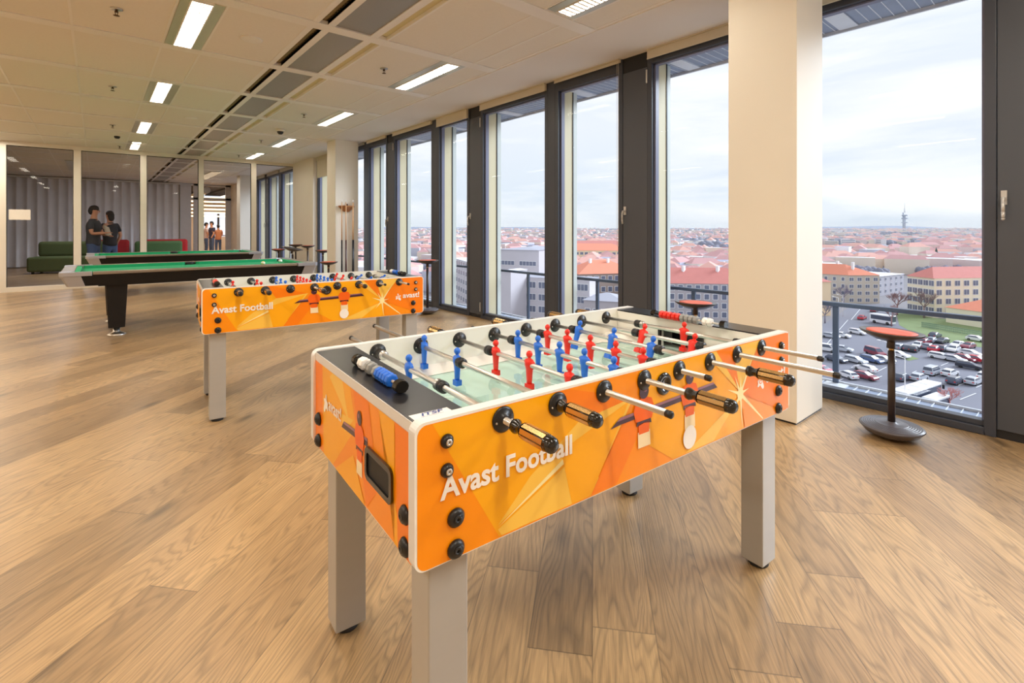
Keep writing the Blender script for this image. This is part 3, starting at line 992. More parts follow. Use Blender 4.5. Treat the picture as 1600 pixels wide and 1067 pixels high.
def football_table(origin, ang, label, cfg):
    a = ang
    cx, cy = TL / 2, TW / 2
    wx = origin[0] + cx * cos(a) - cy * sin(a); wy = origin[1] + cx * sin(a) + cy * cos(a)
    r = tag(empty('football_table', (wx, wy, 0), a), label, 'table football', 'orange football tables')
    OFF = (-cx, -cy, 0)
    def mb(): return MB(OFF)
    PT = 0.030
    # long side panels: rounded outline, printed outside, pale edge band
    for side in (0, 1):
        t0, t1 = (0.0, PT) if side == 0 else (TW - PT, TW)
        m = mb()
        m.prism(round_rect(-0.004, TL + 0.004, TB, TZ, 0.024), t0, t1, 'y', 0, smooth=False, side_mi=1)
        o = m.build('side_panel', [M_inside, M_edge], r)
        d = mb()
        tp = t0 - 0.0004 if side == 0 else t1 + 0.0004
        sg = -1 if side == 0 else 1
        d.poly([(p[0], tp, p[1]) for p in round_rect(0.002, TL - 0.002, TB + 0.002, TZ - 0.006, 0.022)], 0)
        for i, (mi, pl) in enumerate(SIDE_FACETS):
            if side: pl = [(TL - s, z) for s, z in pl]
            pl = clip_poly(pl, 0.006, TL - 0.006, TB + 0.006, TZ - 0.008)
            if len(pl) > 2: d.poly([(s, tp + sg * 0.00012 * (i + 1), z) for s, z in pl], mi)
        h = tp + sg * 0.0022
        S = (lambda s: s) if side == 0 else (lambda s: TL - s)
        for k, (an, ln) in enumerate([(55, .17), (118, .08), (160, .09), (228, .08), (276, .13), (322, .30), (10, .06), (88, .07)]):
            ca, sa = cos(RAD(an)), sin(RAD(an))
            pts = [(1.252 + 0.007 * -sa, 0.749 + 0.007 * ca), (1.252 + ln * ca, 0.749 + ln * sa), (1.252 + 0.007 * sa, 0.749 - 0.007 * ca)]
            pts = clip_poly(pts, 0.01, TL - 0.01, TB + 0.008, TZ - 0.01)
            if len(pts) > 2: d.poly([(S(s), h, z) for s, z in pts], 4)
        d.poly([(S(1.252 + 0.02 * cos(i * pi / 8)), h + sg * 0.0001, 0.749 + 0.024 * sin(i * pi / 8)) for i in range(16)], 4)
        d.build('printed_artwork', [M_or, M_gold, M_or2, M_lgold, M_glow], o, fix=False)
        q = mb()
        hh = tp + sg * 0.0026
        q.poly([(S(s), hh, z) for s, z in ((0.58, 0.782), (0.62, 0.806), (1.08, 0.822), (1.105, 0.80), (0.62, 0.786))], 0)
        q.poly([(S(s), hh + sg * 0.0001, z) for s, z in ((0.605, 0.797), (0.62, 0.806), (1.08, 0.822), (1.088, 0.815))], 2)
        for (px, pz) in ((0.722, 0.805), (0.947, 0.806)):
            printed_player(q, S(px), pz, 0.083, 'y', hh + sg * 0.0002, sg)
        q.poly([(S(0.946 + 0.035 * cos(i * pi / 12)), hh + sg * 0.0018, 0.672 + 0.037 * sin(i * pi / 12)) for i in range(24)], 4)
        q.build('printed_players', [M_violet, M_shirt, M_violet2, M_foot, M_wprint], o, fix=False)
        e = mb(); splat(e, S(1.392), 0.768, 0.024 if side == 0 else 0.024, 'y', hh + sg * 0.0003)
        e.build('printed_emblem', M_wprint, o, fix=False)
        e = mb()
        e.poly([(S(1.392) + 0.0135 * cos(i * pi / 10), hh + sg * 0.0006, 0.772 + 0.0135 * sin(i * pi / 10)) for i in range(20)], 0)
        e.poly([(S(1.392) + 0.0095 * cos(i * pi / 10), hh + sg * 0.0009, 0.772 + 0.0095 * sin(i * pi / 10)) for i in range(20)], 1)
        e.poly([(S(1.392) + 0.0045 * cos(i * pi / 10), hh + sg * 0.0012, 0.772 + 0.0045 * sin(i * pi / 10)) for i in range(20)], 0)
        e.build('emblem_centre', [M_or2, M_wprint], o, fix=False)
        for txt, s0, z0, size, xs, off in (('Avast Football', 0.056, 0.757, 0.0690, 0.955, 0.0018), ('avast!', 1.432, 0.757, 0.060, 1.1, 0.0014)):
            tx = text_mesh(txt, size, M_wprint, 'lettering', o, 0.0003, off, 0.0, xs)
            if side == 0:
                tx.rotation_euler = (pi / 2, 0, 0); tx.location = (s0 - cx, hh - 0.0006 - cy, z0)
            else:
                wd = 0.434 if txt[0] == 'A' else 0.155
                tx.rotation_euler = (pi / 2, 0, pi); tx.location = ((TL - s0 if txt[0] == 'A' else TL - s0) - cx, hh + 0.0006 - cy, z0)
        # through bolts with washers
        for (s, z, rr, big) in ((0.07, 0.880, 0.0155, 0), (0.07, 0.817, 0.0155, 0), (0.092, 0.708, 0.021, 1), (0.092, 0.640, 0.021, 1),
                                (TL - 0.068, 0.880, 0.0155, 0), (TL - 0.068, 0.822, 0.0155, 0), (TL - 0.091, 0.708, 0.021, 1), (TL - 0.091, 0.640, 0.021, 1)):
            b = mb()
            b.lathe([(rr, 0), (rr * 1.0, 0.003), (rr * 0.72, 0.010), (rr * 0.50, 0.0105)], (s, tp + sg * 0.0022, z), 20, 0, ax=(0, sg, 0))
            b.lathe([(rr * 0.5, 0.0105), (rr * 0.46, 0.0125), (rr * 0.2, 0.0128), (rr * 0.2, 0.009), (0, 0.009)], (s, tp + sg * 0.0022, z), 14, 0 if big else 1, ax=(0, sg, 0))
            b.build('bolt', [M_black, M_chrome], r)
        # rod bearings, flange outside and inside
        for s in ROD_S:
            for (tt, dr) in ((tp + sg * 0.002, sg), (t1 if side == 0 else t0, -sg)):
                b = mb()
                b.lathe([(0.0305, 0), (0.0305, 0.002), (0.026, 0.0045), (0.0145, 0.006), (0.0130, 0.011), (0.0092, 0.0115)], (s, tt, RZ), 22, 0, ax=(0, dr, 0))
                for q2 in (-1, 1):
                    b.ball((s + q2 * 0.0215, tt + dr * 0.0052, RZ - 0.004), 0.0028, 8, 1)
                b.build('rod_bearing', [M_black, M_chrome], r)
    # ball entry cup on the near side
    b = mb()
    b.lathe([(0.034, 0), (0.034, 0.004), (0.029, 0.007), (0.021, 0.008), (0.018, 0.002), (0.0, 0.001)], (0.815, -0.0025, 0.866), 24, 0, ax=(0, -1, 0))
    b.build('ball_entry_cup', M_blackgloss if cfg['cup'] else M_black, r)
    # short ends
    for end in (0, 1):
        s0, s1 = (0.004, 0.030) if end == 0 else (TL - 0.030, TL - 0.004)
        m = mb(); m.box(s0, s1, PT, TW - PT, TB + 0.002, TZ - 0.006)
        o = m.build('end_panel', M_edge, r)
        d = mb(); sp = s0 - 0.0004 if end == 0 else s1 + 0.0004; sg = -1 if end == 0 else 1
        T = (lambda t: t) if end == 0 else (lambda t: TW - t)
        d.poly([(sp, t, z) for t, z in ((PT, TB + 0.004), (TW - PT, TB + 0.004), (TW - PT, TZ - 0.032), (PT, TZ - 0.032))], 0)
        for i, (mi, pl) in enumerate(END_FACETS):
            pl = clip_poly([(T(t), z) for t, z in pl], PT, TW - PT, TB + 0.004, TZ - 0.032)
            if len(pl) > 2: d.poly([(sp + sg * 0.00012 * (i + 1), t, z) for t, z in pl], mi)
        d.build('printed_artwork', [M_or, M_gold, M_or2, M_lgold, M_glow], o, fix=False)
        q = mb(); h0 = sp + sg * 0.0014
        q.poly([(h0, T(t), z) for t, z in ((0.50, 0.765), (0.478, 0.788), (0.29, 0.802), (0.29, 0.780))], 0)
        q.poly([(h0 + sg * 0.0001, T(t), z) for t, z in ((0.482, 0.780), (0.478, 0.788), (0.29, 0.802), (0.29, 0.794))], 2)
        printed_player(q, T(0.348), 0.785, 0.078, 'x', h0 + sg * 0.0002, sg)
        q.build('printed_player', [M_violet, M_shirt, M_violet2, M_foot, M_wprint], o, fix=False)
        e = mb(); splat(e, T(0.655), 0.788, 0.024, 'x', h0 + sg * 0.0005); e.build('printed_emblem', M_wprint, o, fix=False)
        tx = text_mesh('avast!', 0.056, M_wprint, 'lettering', o, 0.0003, 0.0006)
        if end == 0:
            tx.rotation_euler = (pi / 2, 0, -pi / 2); tx.location = (h0 - 0.001 - cx, 0.625 - cy, 0.778)
        else:
            tx.rotation_euler = (pi / 2, 0, pi / 2); tx.location = (h0 + 0.001 - cx, TW - 0.625 - cy, 0.778)
        # ball return cup
        c0, c1, z0, z1 = T(0.125), T(0.295), 0.703, 0.787
        ca, cb = min(c0, c1), max(c0, c1)
        c = mb()
        outer = round_rect(ca, cb, z0, z1, 0.018); inner = round_rect(ca + 0.013, cb - 0.013, z0 + 0.013, z1 - 0.013, 0.010)
        n = len(outer); hx = h0 + sg * 0.006
        vs = [(h0, y, z) for y, z in outer] + [(hx, y, z) for y, z in outer] + [(hx, y, z) for y, z in inner] + [(h0 - sg * 0.012, y, z) for y, z in inner]
        c.add(vs, [(k * n + i, k * n + (i + 1) % n, (k + 1) * n + (i + 1) % n, (k + 1) * n + i) for k in range(3) for i in range(n)], 0)
        c.add([(h0 + sg * 0.0008, y, z) for y, z in inner], [tuple(range(n))], 1)
        c.build('ball_return_cup', [M_blackgloss, M_rubber], r)
        for (t, z) in ((0.059, 0.716), (0.059, 0.646), (TW - 0.075, 0.716), (TW - 0.075, 0.646)):
            b = mb(); b.lathe([(0.021, 0), (0.021, 0.003), (0.015, 0.010), (0.0105, 0.0105), (0.0095, 0.0125), (0.004, 0.0128), (0.004, 0.009), (0, 0.009)], (h0, T(t), z), 20, 0, ax=(sg, 0, 0))
            b.build('bolt', M_black, r)
        # black deck over the end with an inner wall and goal mouth
        d0, d1 = (0.006, 0.134) if end == 0 else (TL - 0.134, TL - 0.006)
        m = mb(); m.box(d0, d1, PT, TW - PT, TZ - 0.010, TZ - 0.0045); m.build('end_deck', M_deck, r)
        wi = (0.118, 0.134) if end == 0 else (TL - 0.134, TL - 0.118)
        m = mb(); g0, g1 = 0.30, 0.508
        zf = 0.787
        m.box(wi[0], wi[1], PT, g0, zf, TZ - 0.010); m.box(wi[0], wi[1], g1, TW - PT, zf, TZ - 0.010); m.box(wi[0], wi[1], g0, g1, 0.868, TZ - 0.010)
        m.build('goal_wall', M_inside, r)
        gs = wi[1] if end == 0 else wi[0]
        m = mb()
        o2 = 0.012
        m.box(min(gs, gs + (o2 if end == 0 else -o2)), max(gs, gs + (o2 if end == 0 else -o2)), g0 - 0.012, g0, zf, 0.878)
        m.box(min(gs, gs + (o2 if end == 0 else -o2)), max(gs, gs + (o2 if end == 0 else -o2)), g1, g1 + 0.012, zf, 0.878)
        m.box(min(gs, gs + (o2 if end == 0 else -o2)), max(gs, gs + (o2 if end == 0 else -o2)), g0, g1, 0.866, 0.878)
        bx = (0.034, 0.040) if end == 0 else (TL - 0.040, TL - 0.034)
        m.box(bx[0], bx[1], g0 - 0.01, g1 + 0.01, zf - 0.05, 0.90)
        m.build('goal', M_black, r, bevel=0.002)
    # pitch with glass
    m = mb(); m.box(0.040, TL - 0.040, PT, TW - PT, 0.765, 0.787); fo = m.build('playfield', M_field, r)
    m = mb()
    fx, fy, zf = TL / 2, TW / 2, 0.7873
    def strip(x0, y0, x1, y1, w=0.004):
        d = Vector((x1 - x0, y1 - y0, 0)).normalized(); nn = Vector((-d.y, d.x, 0)) * w
        m.poly([(x0 + nn.x, y0 + nn.y, zf), (x0 - nn.x, y0 - nn.y, zf), (x1 - nn.x, y1 - nn.y, zf), (x1 + nn.x, y1 + nn.y, zf)])
    def arc(cx_, cy_, rad, a0, a1, w=0.004, n=32):
        for i in range(n):
            u, v = RAD(a0 + (a1 - a0) * i / n), RAD(a0 + (a1 - a0) * (i + 1) / n)
            m.poly([(cx_ + (rad - w) * cos(u), cy_ + (rad - w) * sin(u), zf), (cx_ + (rad + w) * cos(u), cy_ + (rad + w) * sin(u), zf),
                    (cx_ + (rad + w) * cos(v), cy_ + (rad + w) * sin(v), zf), (cx_ + (rad - w) * cos(v), cy_ + (rad - w) * sin(v), zf)])
    strip(fx, 0.05, fx, TW - 0.05); arc(fx, fy, 0.10, 0, 360)
    for sg, xx in ((1, 0.14), (-1, TL - 0.14)):
        strip(xx + sg * 0.16, fy - 0.2, xx + sg * 0.16, fy + 0.2); strip(xx, fy - 0.2, xx + sg * 0.16, fy - 0.2); strip(xx, fy + 0.2, xx + sg * 0.16, fy + 0.2)
        strip(xx + sg * 0.08, fy - 0.12, xx + sg * 0.08, fy + 0.12); strip(xx, fy - 0.12, xx + sg * 0.08, fy - 0.12); strip(xx, fy + 0.12, xx + sg * 0.08, fy + 0.12)
        arc(xx + sg * 0.16, fy, 0.09, -90 if sg > 0 else 90, 90 if sg > 0 else 270)
    m.build('pitch_lines', M_fline, fo, fix=False)
    m = mb(); m.poly([(0.14, PT + 0.01, 0.7885), (TL - 0.14, PT + 0.01, 0.7885), (TL - 0.14, TW - PT - 0.01, 0.7885), (0.14, TW - PT - 0.01, 0.7885)])
    m.build('glass_cover', M_pglass, fo, fix=False)
    # sloping corner ramps and side cushions
    m = mb()
    for sgy, y0 in ((1, PT), (-1, TW - PT)):
        m.add([(0.134, y0, 0.7875), (TL - 0.134, y0, 0.7875), (TL - 0.134, y0, 0.815), (0.134, y0, 0.815), (0.134, y0 + sgy * 0.05, 0.789), (TL - 0.134, y0 + sgy * 0.05, 0.789)],
              [(0, 1, 5, 4), (2, 3, 4, 5), (0, 4, 3), (1, 2, 5), (0, 3, 2, 1)])
        for (xa, dx) in ((0.134, 1), (TL - 0.134, -1)):
            m.add([(xa, y0, 0.822), (xa + dx * 0.16, y0, 0.816), (xa, y0 + sgy * 0.16, 0.816), (xa + dx * 0.16, y0 + sgy * 0.052, 0.7895), (xa + dx * 0.04, y0 + sgy * 0.16, 0.7895), (xa, y0, 0.788), ],
                  [(0, 1, 3, 4, 2), (0, 2, 4, 5), (0, 5, 3, 1)])
    m.build('corner_ramp', M_inside, r)
    # under-body
    m = mb(); m.box(0.030, TL - 0.030, PT, TW - PT, TB + 0.01, TB + 0.02); m.build('bottom_board', M_black, r)
    # legs
    for (sa, ta) in ((0.043, 0.0305), (TL - 0.043 - 0.1, 0.0305), (0.043, TW - 0.0305 - 0.088), (TL - 0.043 - 0.1, TW - 0.0305 - 0.088)):
        m = mb(); m.box(sa, sa + 0.1, ta, ta + 0.088, 0.020, 0.70)
        lg = m.build('leg', M_leg, r, bevel=0.0035)
        m = mb(); m.lathe([(0.036, 0), (0.039, 0.004), (0.037, 0.016), (0.026, 0.0215)], (sa + 0.05, ta + 0.044, 0), 20)
        m.build('rubber_foot', M_rubber, lg)
    # rods
    for k in range(8):
        c = cfg['rods'][k]
        s = ROD_S[k]
        rod = empty('rod', (s - cx, 0, RZ)); rod.parent = r
        m = MB(); y0, y1 = c['near'] - cy, c['far'] - cy
        m.tube((0, y0, 0), (0, y1, 0), 0.0082, n=28)
        m.build('bar', M_chrome, rod)
        for yy, dd in ((y0, -1), (y1, 1)):
            e = MB(); e.lathe([(0.0092, -0.012), (0.0094, 0.003), (0.006, 0.006), (0, 0.006)], (0, yy, 0), 14, ax=(0, dd, 0)); e.build('end_cap', M_black, rod)
        if c['hn'] is not None: grip(rod, (0, c['hn'] - cy, 0), -1)
        if c['hf'] is not None: grip(rod, (0, c['hf'] - cy, 0), 1)
        for t in c['men']: figure_obj(c['col'], rod, (0, t - cy, 0), c['tilt'])
        for t, spring in c['bump']:
            e = MB(); e.lathe([(0.0085, -0.015), (0.0165, -0.014), (0.0175, -0.004), (0.0150, 0.0), (0.0175, 0.004), (0.0165, 0.014), (0.0085, 0.015)], (0, t - cy, 0), 18, ax=(0, 1, 0))
            e.build('bumper', M_black, rod)
            if spring:
                e = MB()
                prof = [(0.0088, 0)] + [(0.0165 if i % 2 else 0.0120, 0.001 + i * 0.0016) for i in range(8)] + [(0.0088, 0.0135)]
                e.lathe(prof, (0, t + spring * 0.0155 - cy, 0), 18, ax=(0, 1 if spring > 0 else -1, 0)); e.build('spring', M_chrome, rod)
    # score counters: beads on a bar over each end deck
    for (s, ta, tb, order, nm) in cfg['counters']:
        c = empty('score_counter', (s - cx, 0, TZ + 0.012)); c.parent = r
        m = MB(); m.tube((0, ta - cy, 0), (0, tb - cy, 0), 0.004, n=8); m.build('bar', M_chrome, c)
        m = MB()
        for t in (ta, tb):
            m.prism([(x, z) for x, z in [(0.019 * cos(i * pi / 6), max(-0.0165, 0.017 * sin(i * pi / 6))) for i in range(12)]], t - cy - 0.011, t - cy + 0.011, 'y', 0)
        m.build('end_block', M_blackgloss, c, bevel=0.002)
        t = ta + 0.0125 * (1 if tb > ta else -1)
        dirn = 1 if tb > ta else -1
        step = (abs(tb - ta) - 0.06) / max(1, len(order))
        t = ta + dirn * (0.011 + 0.019 / 2)
        for ch in order:
            if ch != ' ':
                m = MB()
                hw = step * 0.44
                m.lathe([(0.013, -hw), (0.0175, -hw * 0.8), (0.0185, 0), (0.0175, hw * 0.8), (0.013, hw)], (0, t - cy, 0), 8, 0, ax=(0, 1, 0), smooth=False)
                m.build('bead', {'b': M_blue, 'r': M_red, 'g': M_grey, 'w': M_wprint, 'k': M_blackgloss}[ch], c, bevel=0.001)
            t += dirn * step
    if cfg['sticker']:
        m = mb(); m.poly([(s, t, TZ - 0.0042) for s, t in ((0.012, 0.066), (0.106, 0.063), (0.106, 0.033), (0.012, 0.033))], 0)
        st = m.build('sticker', M_sign, r, fix=False)
        tx = text_mesh('ITSF', 0.022, M_navy, 'lettering', st, 0.0001, 0.0006, 0.3, 1.35); tx.location = (0.034 - cx, 0.046 - cy, TZ - 0.0038)
        tx = text_mesh('Official Training Table', 0.0062, M_navy, 'lettering', st, 0.0001, 0, 0, 1.0); tx.location = (0.030 - cx, 0.038 - cy, TZ - 0.0038)
        m = mb(); m.poly([(s, 0.0302, z) for s, z in ((0.073, 0.612), (0.098, 0.612), (0.098, 0.5965), (0.073, 0.5965))], 0)
        m.build('small_sticker', M_sign, r, fix=False)
    return r


def R(col, near, far, hn, hf, men, bump=(), tilt=0.0):
    return dict(col=col, near=near, far=far, hn=hn, hf=hf, men=men, bump=bump, tilt=tilt)


T1 = dict(cup=True, sticker=True, rods=[
    R('b', -0.18, 1.066, -0.046, None, [0.514], [(0.293, 1), (0.745, -1)]),
    R('b', -0.14, 1.253, -0.010, None, [0.749, 0.503], [(0.478, 0), (0.766, 0)]),
    R('r', -0.216, 1.010, None, 0.895, [0.521, 0.327, 0.135], [(0.562, 0), (0.100, 0)]),
    R('b', -0.275, 0.95, -0.145, None, [0.614, 0.489, 0.369, 0.245, 0.115], [(0.650, 0), (0.08, 0)]),
    R('r', -0.106, 1.020, None, 0.895, [0.633, 0.512, 0.385, 0.259, 0.138], [(0.675, 0), (0.10, 0)]),
    R('b', -0.262, 0.95, -0.130, None, [0.626, 0.430, 0.237], [(0.660, 0), (0.200, 0)], 0.35),
    R('r', -0.321, 1.00, None, 0.88, [0.414, 0.175], [(0.448, 0), (0.140, 0)], 0.45),
    R('r', -0.208, 0.965, None, 0.85, [0.331], [(0.575, -1), (0.09, 0)], 0.1)],
    counters=[(0.062, 0.53, 0.222, ' ww gg gbbbbb', 'left'), (TL - 0.155, 0.53, 0.185, ' rrrrrgggg ww', 'right')])
T2 = dict(cup=True, sticker=False, rods=[
    R('r', -0.095, 0.98, 0.01, None, [0.40], [(0.30, 1), (0.60, -1)]),
    R('r', -0.175, 1.15, -0.045, None, [0.42, 0.20], [(0.47, 0), (0.15, 0)]),
    R('b', -0.02, 1.05, None, 0.90, [0.60, 0.40, 0.20], [(0.65, 0), (0.15, 0)]),
    R('r', -0.29, 0.95, -0.16, None, [0.62, 0.50, 0.38, 0.26, 0.14], [(0.66, 0), (0.10, 0)]),
    R('b', -0.03, 1.02, None, 0.90, [0.64, 0.52, 0.40, 0.28, 0.16], [(0.68, 0), (0.12, 0)]),
    R('r', -0.16, 0.95, -0.03, None, [0.68, 0.48, 0.24], [(0.72, 0), (0.20, 0)], 0.4),
    R('b', -0.135, 1.00, None, 0.88, [0.55, 0.28], [(0.60, 0), (0.24, 0)], 0.9),
    R('b', -0.20, 0.965, None, 0.85, [0.42], [(0.60, -1), (0.25, 0)], 1.0)],
    counters=[(0.10, 0.50, 0.20, 'kkkkkrrrrrrr', 'left'), (TL - 0.09, 0.55, 0.20, ' wwwbbbb  kkk', 'right')])
football_table((.508, .914), -.0651, 'large orange football table in front with blue and red players on chrome rods', T1)
football_table((.5509, 3.9237), -.0959, 'smaller-looking second orange football table in front of the pool tables', T2)
# ------------------------------------------------------------------ pool tables
M_cloth = mat('green_billiard_cloth', lin((20, 158, 104)), 0.85, var=0.05, scale=30)
M_cabinet = mat('black_brown_laminate', (0.008, 0.006, 0.005), 0.42, var=0.15, spec=0.3)
M_rail = mat('brushed_rail_laminate', lin((150, 138, 122)), 0.3, metal=0.5, var=0.08, stretch=(1, 8, 8))
M_alu = mat('aluminium_casting', lin((176, 176, 182)), 0.3, metal=0.6)


def pool_table(x0, x1, y0, y1, label, zt=0.82, zb=0.65):
    cx, cy = (x0 + x1) / 2, (y0 + y1) / 2
    L2, W2 = (x1 - x0) / 2, (y1 - y0) / 2
    r = tag(empty('pool_table', (cx, cy, 0)), label, 'pool table', 'pool tables')
    rw = 0.13
    zc = zt - 0.045
    m = MB(); m.box(-L2 + 0.10, L2 - 0.10, -W2 + 0.10, W2 - 0.10, zc - 0.03, zc); m.build('cloth_bed', M_cloth, r)
    # cushions, six pieces with pocket gaps
    cu = MB(); g = 0.11; q = rw; nose = 0.055
    def cush(p0, p1, nrm):
        p0, p1, nrm = Vector(p0), Vector(p1), Vector(nrm)
        d = (p1 - p0).normalized()
        a, b = p0, p1; c, e = p1 - d * 0.04 + nrm * nose, p0 + d * 0.04 + nrm * nose
        vs = [(v.x, v.y, zz) for zz in (zc, zt - 0.004) for v in (a, b, c, e)]
        cu.add(vs, [(0, 3, 2, 1), (4, 5, 6, 7), (0, 1, 5, 4), (1, 2, 6, 5), (2, 3, 7, 6), (3, 0, 4, 7)])
    xi, yi = L2 - q, W2 - q
    for sy in (-1, 1):
        cush((-xi + g * 0.6, sy * yi, 0), (-0.07, sy * yi, 0), (0, -sy, 0)); cush((0.07, sy * yi, 0), (xi - g * 0.6, sy * yi, 0), (0, -sy, 0))
    for sx in (-1, 1):
        cush((sx * xi, -yi + g * 0.6, 0), (sx * xi, yi - g * 0.6, 0), (-sx, 0, 0))
    cu.build('cushion', M_cloth, r)
    m = MB()
    for sy in (-1, 1):
        for (a, b) in ((-L2 + 0.30, -0.08), (0.08, L2 - 0.30)):
            m.box(a, b, min(sy * W2, sy * yi), max(sy * W2, sy * yi), zt - 0.035, zt)
        m.box(-0.08, 0.08, min(sy * W2, sy * (yi + 0.05)), max(sy * W2, sy * (yi + 0.05)), zt - 0.035, zt)
    for sx in (-1, 1):
        m.box(min(sx * L2, sx * xi), max(sx * L2, sx * xi), -W2 + 0.30, W2 - 0.30, zt - 0.035, zt)
    m.build('top_rail', M_rail, r, bevel=0.006)
    for sx in (-1, 1):
        for sy in (-1, 1):
            m = MB()
            X, Y = sx * (L2 + 0.006), sy * (W2 + 0.006)
            out = [(X - sx * 0.30, Y), (X - sx * 0.04, Y), (X, Y - sy * 0.04), (X, Y - sy * 0.30), (sx * xi, Y - sy * 0.30), (sx * xi, Y - sy * 0.20), (X - sx * 0.10, Y - sy * 0.13), (X - sx * 0.13, Y - sy * 0.10), (X - sx * 0.20, sy * yi), (X - sx * 0.30, sy * yi)]
            m.prism(out, zt - 0.045, zt + 0.003, 'z')
            # raking corner casting
            k = 0.10
            top = [(X - sx * 0.20, Y - sy * 0.012), (X - sx * 0.03, Y - sy * 0.012), (X - sx * 0.012, Y - sy * 0.03), (X - sx * 0.012, Y - sy * 0.20)]
            bot = [(X - sx * 0.24, Y - sy * 0.045), (X - sx * 0.09, Y - sy * 0.045), (X - sx * 0.07, Y - sy * 0.065), (X - sx * 0.07, Y - sy * 0.22)]
            vs = [(p[0], p[1], zt - 0.045) for p in top] + [(p[0], p[1], zb) for p in bot]
            m.add(vs, [(0, 1, 5, 4), (1, 2, 6, 5), (2, 3, 7, 6), (0, 4, 7, 3), (0, 3, 2, 1), (4, 5, 6, 7)])
            m.build('corner_casting', M_alu, r, bevel=0.004)
            m = MB(); m.lathe([(0.060, 0), (0.060, 0.04)], (sx * (L2 - 0.115), sy * (W2 - 0.115), zc - 0.002), 20)
            m.build('pocket', M_rubber, r)
    for sy in (-1, 1):
        m = MB(); m.lathe([(0.055, 0), (0.055, 0.042)], (0, sy * (W2 - 0.115), zc - 0.002), 20); m.build('pocket', M_rubber, r)
    # cabinet apron, splayed
    m = MB()
    tx, ty, bx, by = L2 - 0.02, W2 - 0.02, L2 - 0.10, W2 - 0.06
    vs = [(-tx, -ty, zt - 0.035), (tx, -ty, zt - 0.035), (tx, ty, zt - 0.035), (-tx, ty, zt - 0.035), (-bx, -by, zb), (bx, -by, zb), (bx, by, zb), (-bx, by, zb)]
    m.add(vs, [(0, 1, 5, 4), (1, 2, 6, 5), (2, 3, 7, 6), (3, 0, 4, 7), (4, 5, 6, 7)])
    m.box(-bx + 0.25, bx - 0.25, -by + 0.01, by - 0.01, zb - 0.012, zb)
    m.build('apron', M_cabinet, r)
    for sx in (-1, 1):
        for sy in (-1, 1):
            lx, ly = sx * (L2 - 0.53), sy * (W2 - 0.22)
            m = MB()
            vs = []
            for (hx, hy, z) in ((0.083, 0.08, 0.10), (0.108, 0.10, zb - 0.012)):
                for (u, v) in ((-1, -1), (1, -1), (1, 1), (-1, 1)): vs.append((lx + u * hx, ly + v * hy, z))
            m.add(vs, [(0, 3, 2, 1), (4, 5, 6, 7), (0, 1, 5, 4), (1, 2, 6, 5), (2, 3, 7, 6), (3, 0, 4, 7)])
            lg = m.build('leg', M_cabinet, r, bevel=0.006)
            m = MB(); m.lathe([(0.098, 0), (0.098, 0.010), (0.06, 0.030), (0.036, 0.045), (0.036, 0.10)], (lx, ly, 0), 20)
            m.build('levelling_foot', M_chrome, lg)
    return r


pool_table(-0.33, 2.63, 7.81, 9.46, 'nearer green pool table with black cabinet and silver corners')
pool_table(-0.15, 2.92, 12.3, 13.95, 'farther green pool table close to the glass partition')
for (px, py, zz, c, lb) in ((411, 411.5, .80, lin((226, 206, 120)), 'yellow ball on the nearer pool table'), (438, 408, .80, lin((206, 226, 206)), 'pale striped ball by the corner pocket of the nearer pool table'),
                            (313, 393, .80, lin((236, 228, 168)), 'cream ball on the farther pool table, left of its pair'), (366, 391.5, .80, lin((214, 232, 208)), 'pale ball on the farther pool table near its right end')):
    p = at_z(px, py, .80)
    b = MB(); b.ball((0, 0, 0), 0.031, 18)
    o = b.build('billiard_ball', mat('ball_' + lb[:6].strip() + str(px), c, 0.1), loc=(p.x, p.y, 0.775 + 0.031))
    if px in (411, 438):
        s = MB(); s.lathe([(0.0302, -0.009), (0.0316, 0), (0.0302, 0.009)], (0, 0, 0), 20, ax=(0.4, 0.2, 1)); s.build('stripe', M_wprint, o, fix=False)
    tag(o, lb, 'ball', 'pool balls')

# ------------------------------------------------------------------ wobble stools
M_seatshell = mat('black_brown_seat_shell', lin((62, 52, 50)), 0.30, var=0.08)
M_pad = mat('orange_seat_pad', lin((222, 96, 60)), 0.55, var=0.05, scale=30)
M_padb = mat('black_seat_pad', lin((40, 34, 32)), 0.6)
M_column = mat('dark_brown_column', lin((56, 44, 40)), 0.35)
M_ringz = mat('ribbed_base_rubber', lin((88, 84, 90)), 0.30)


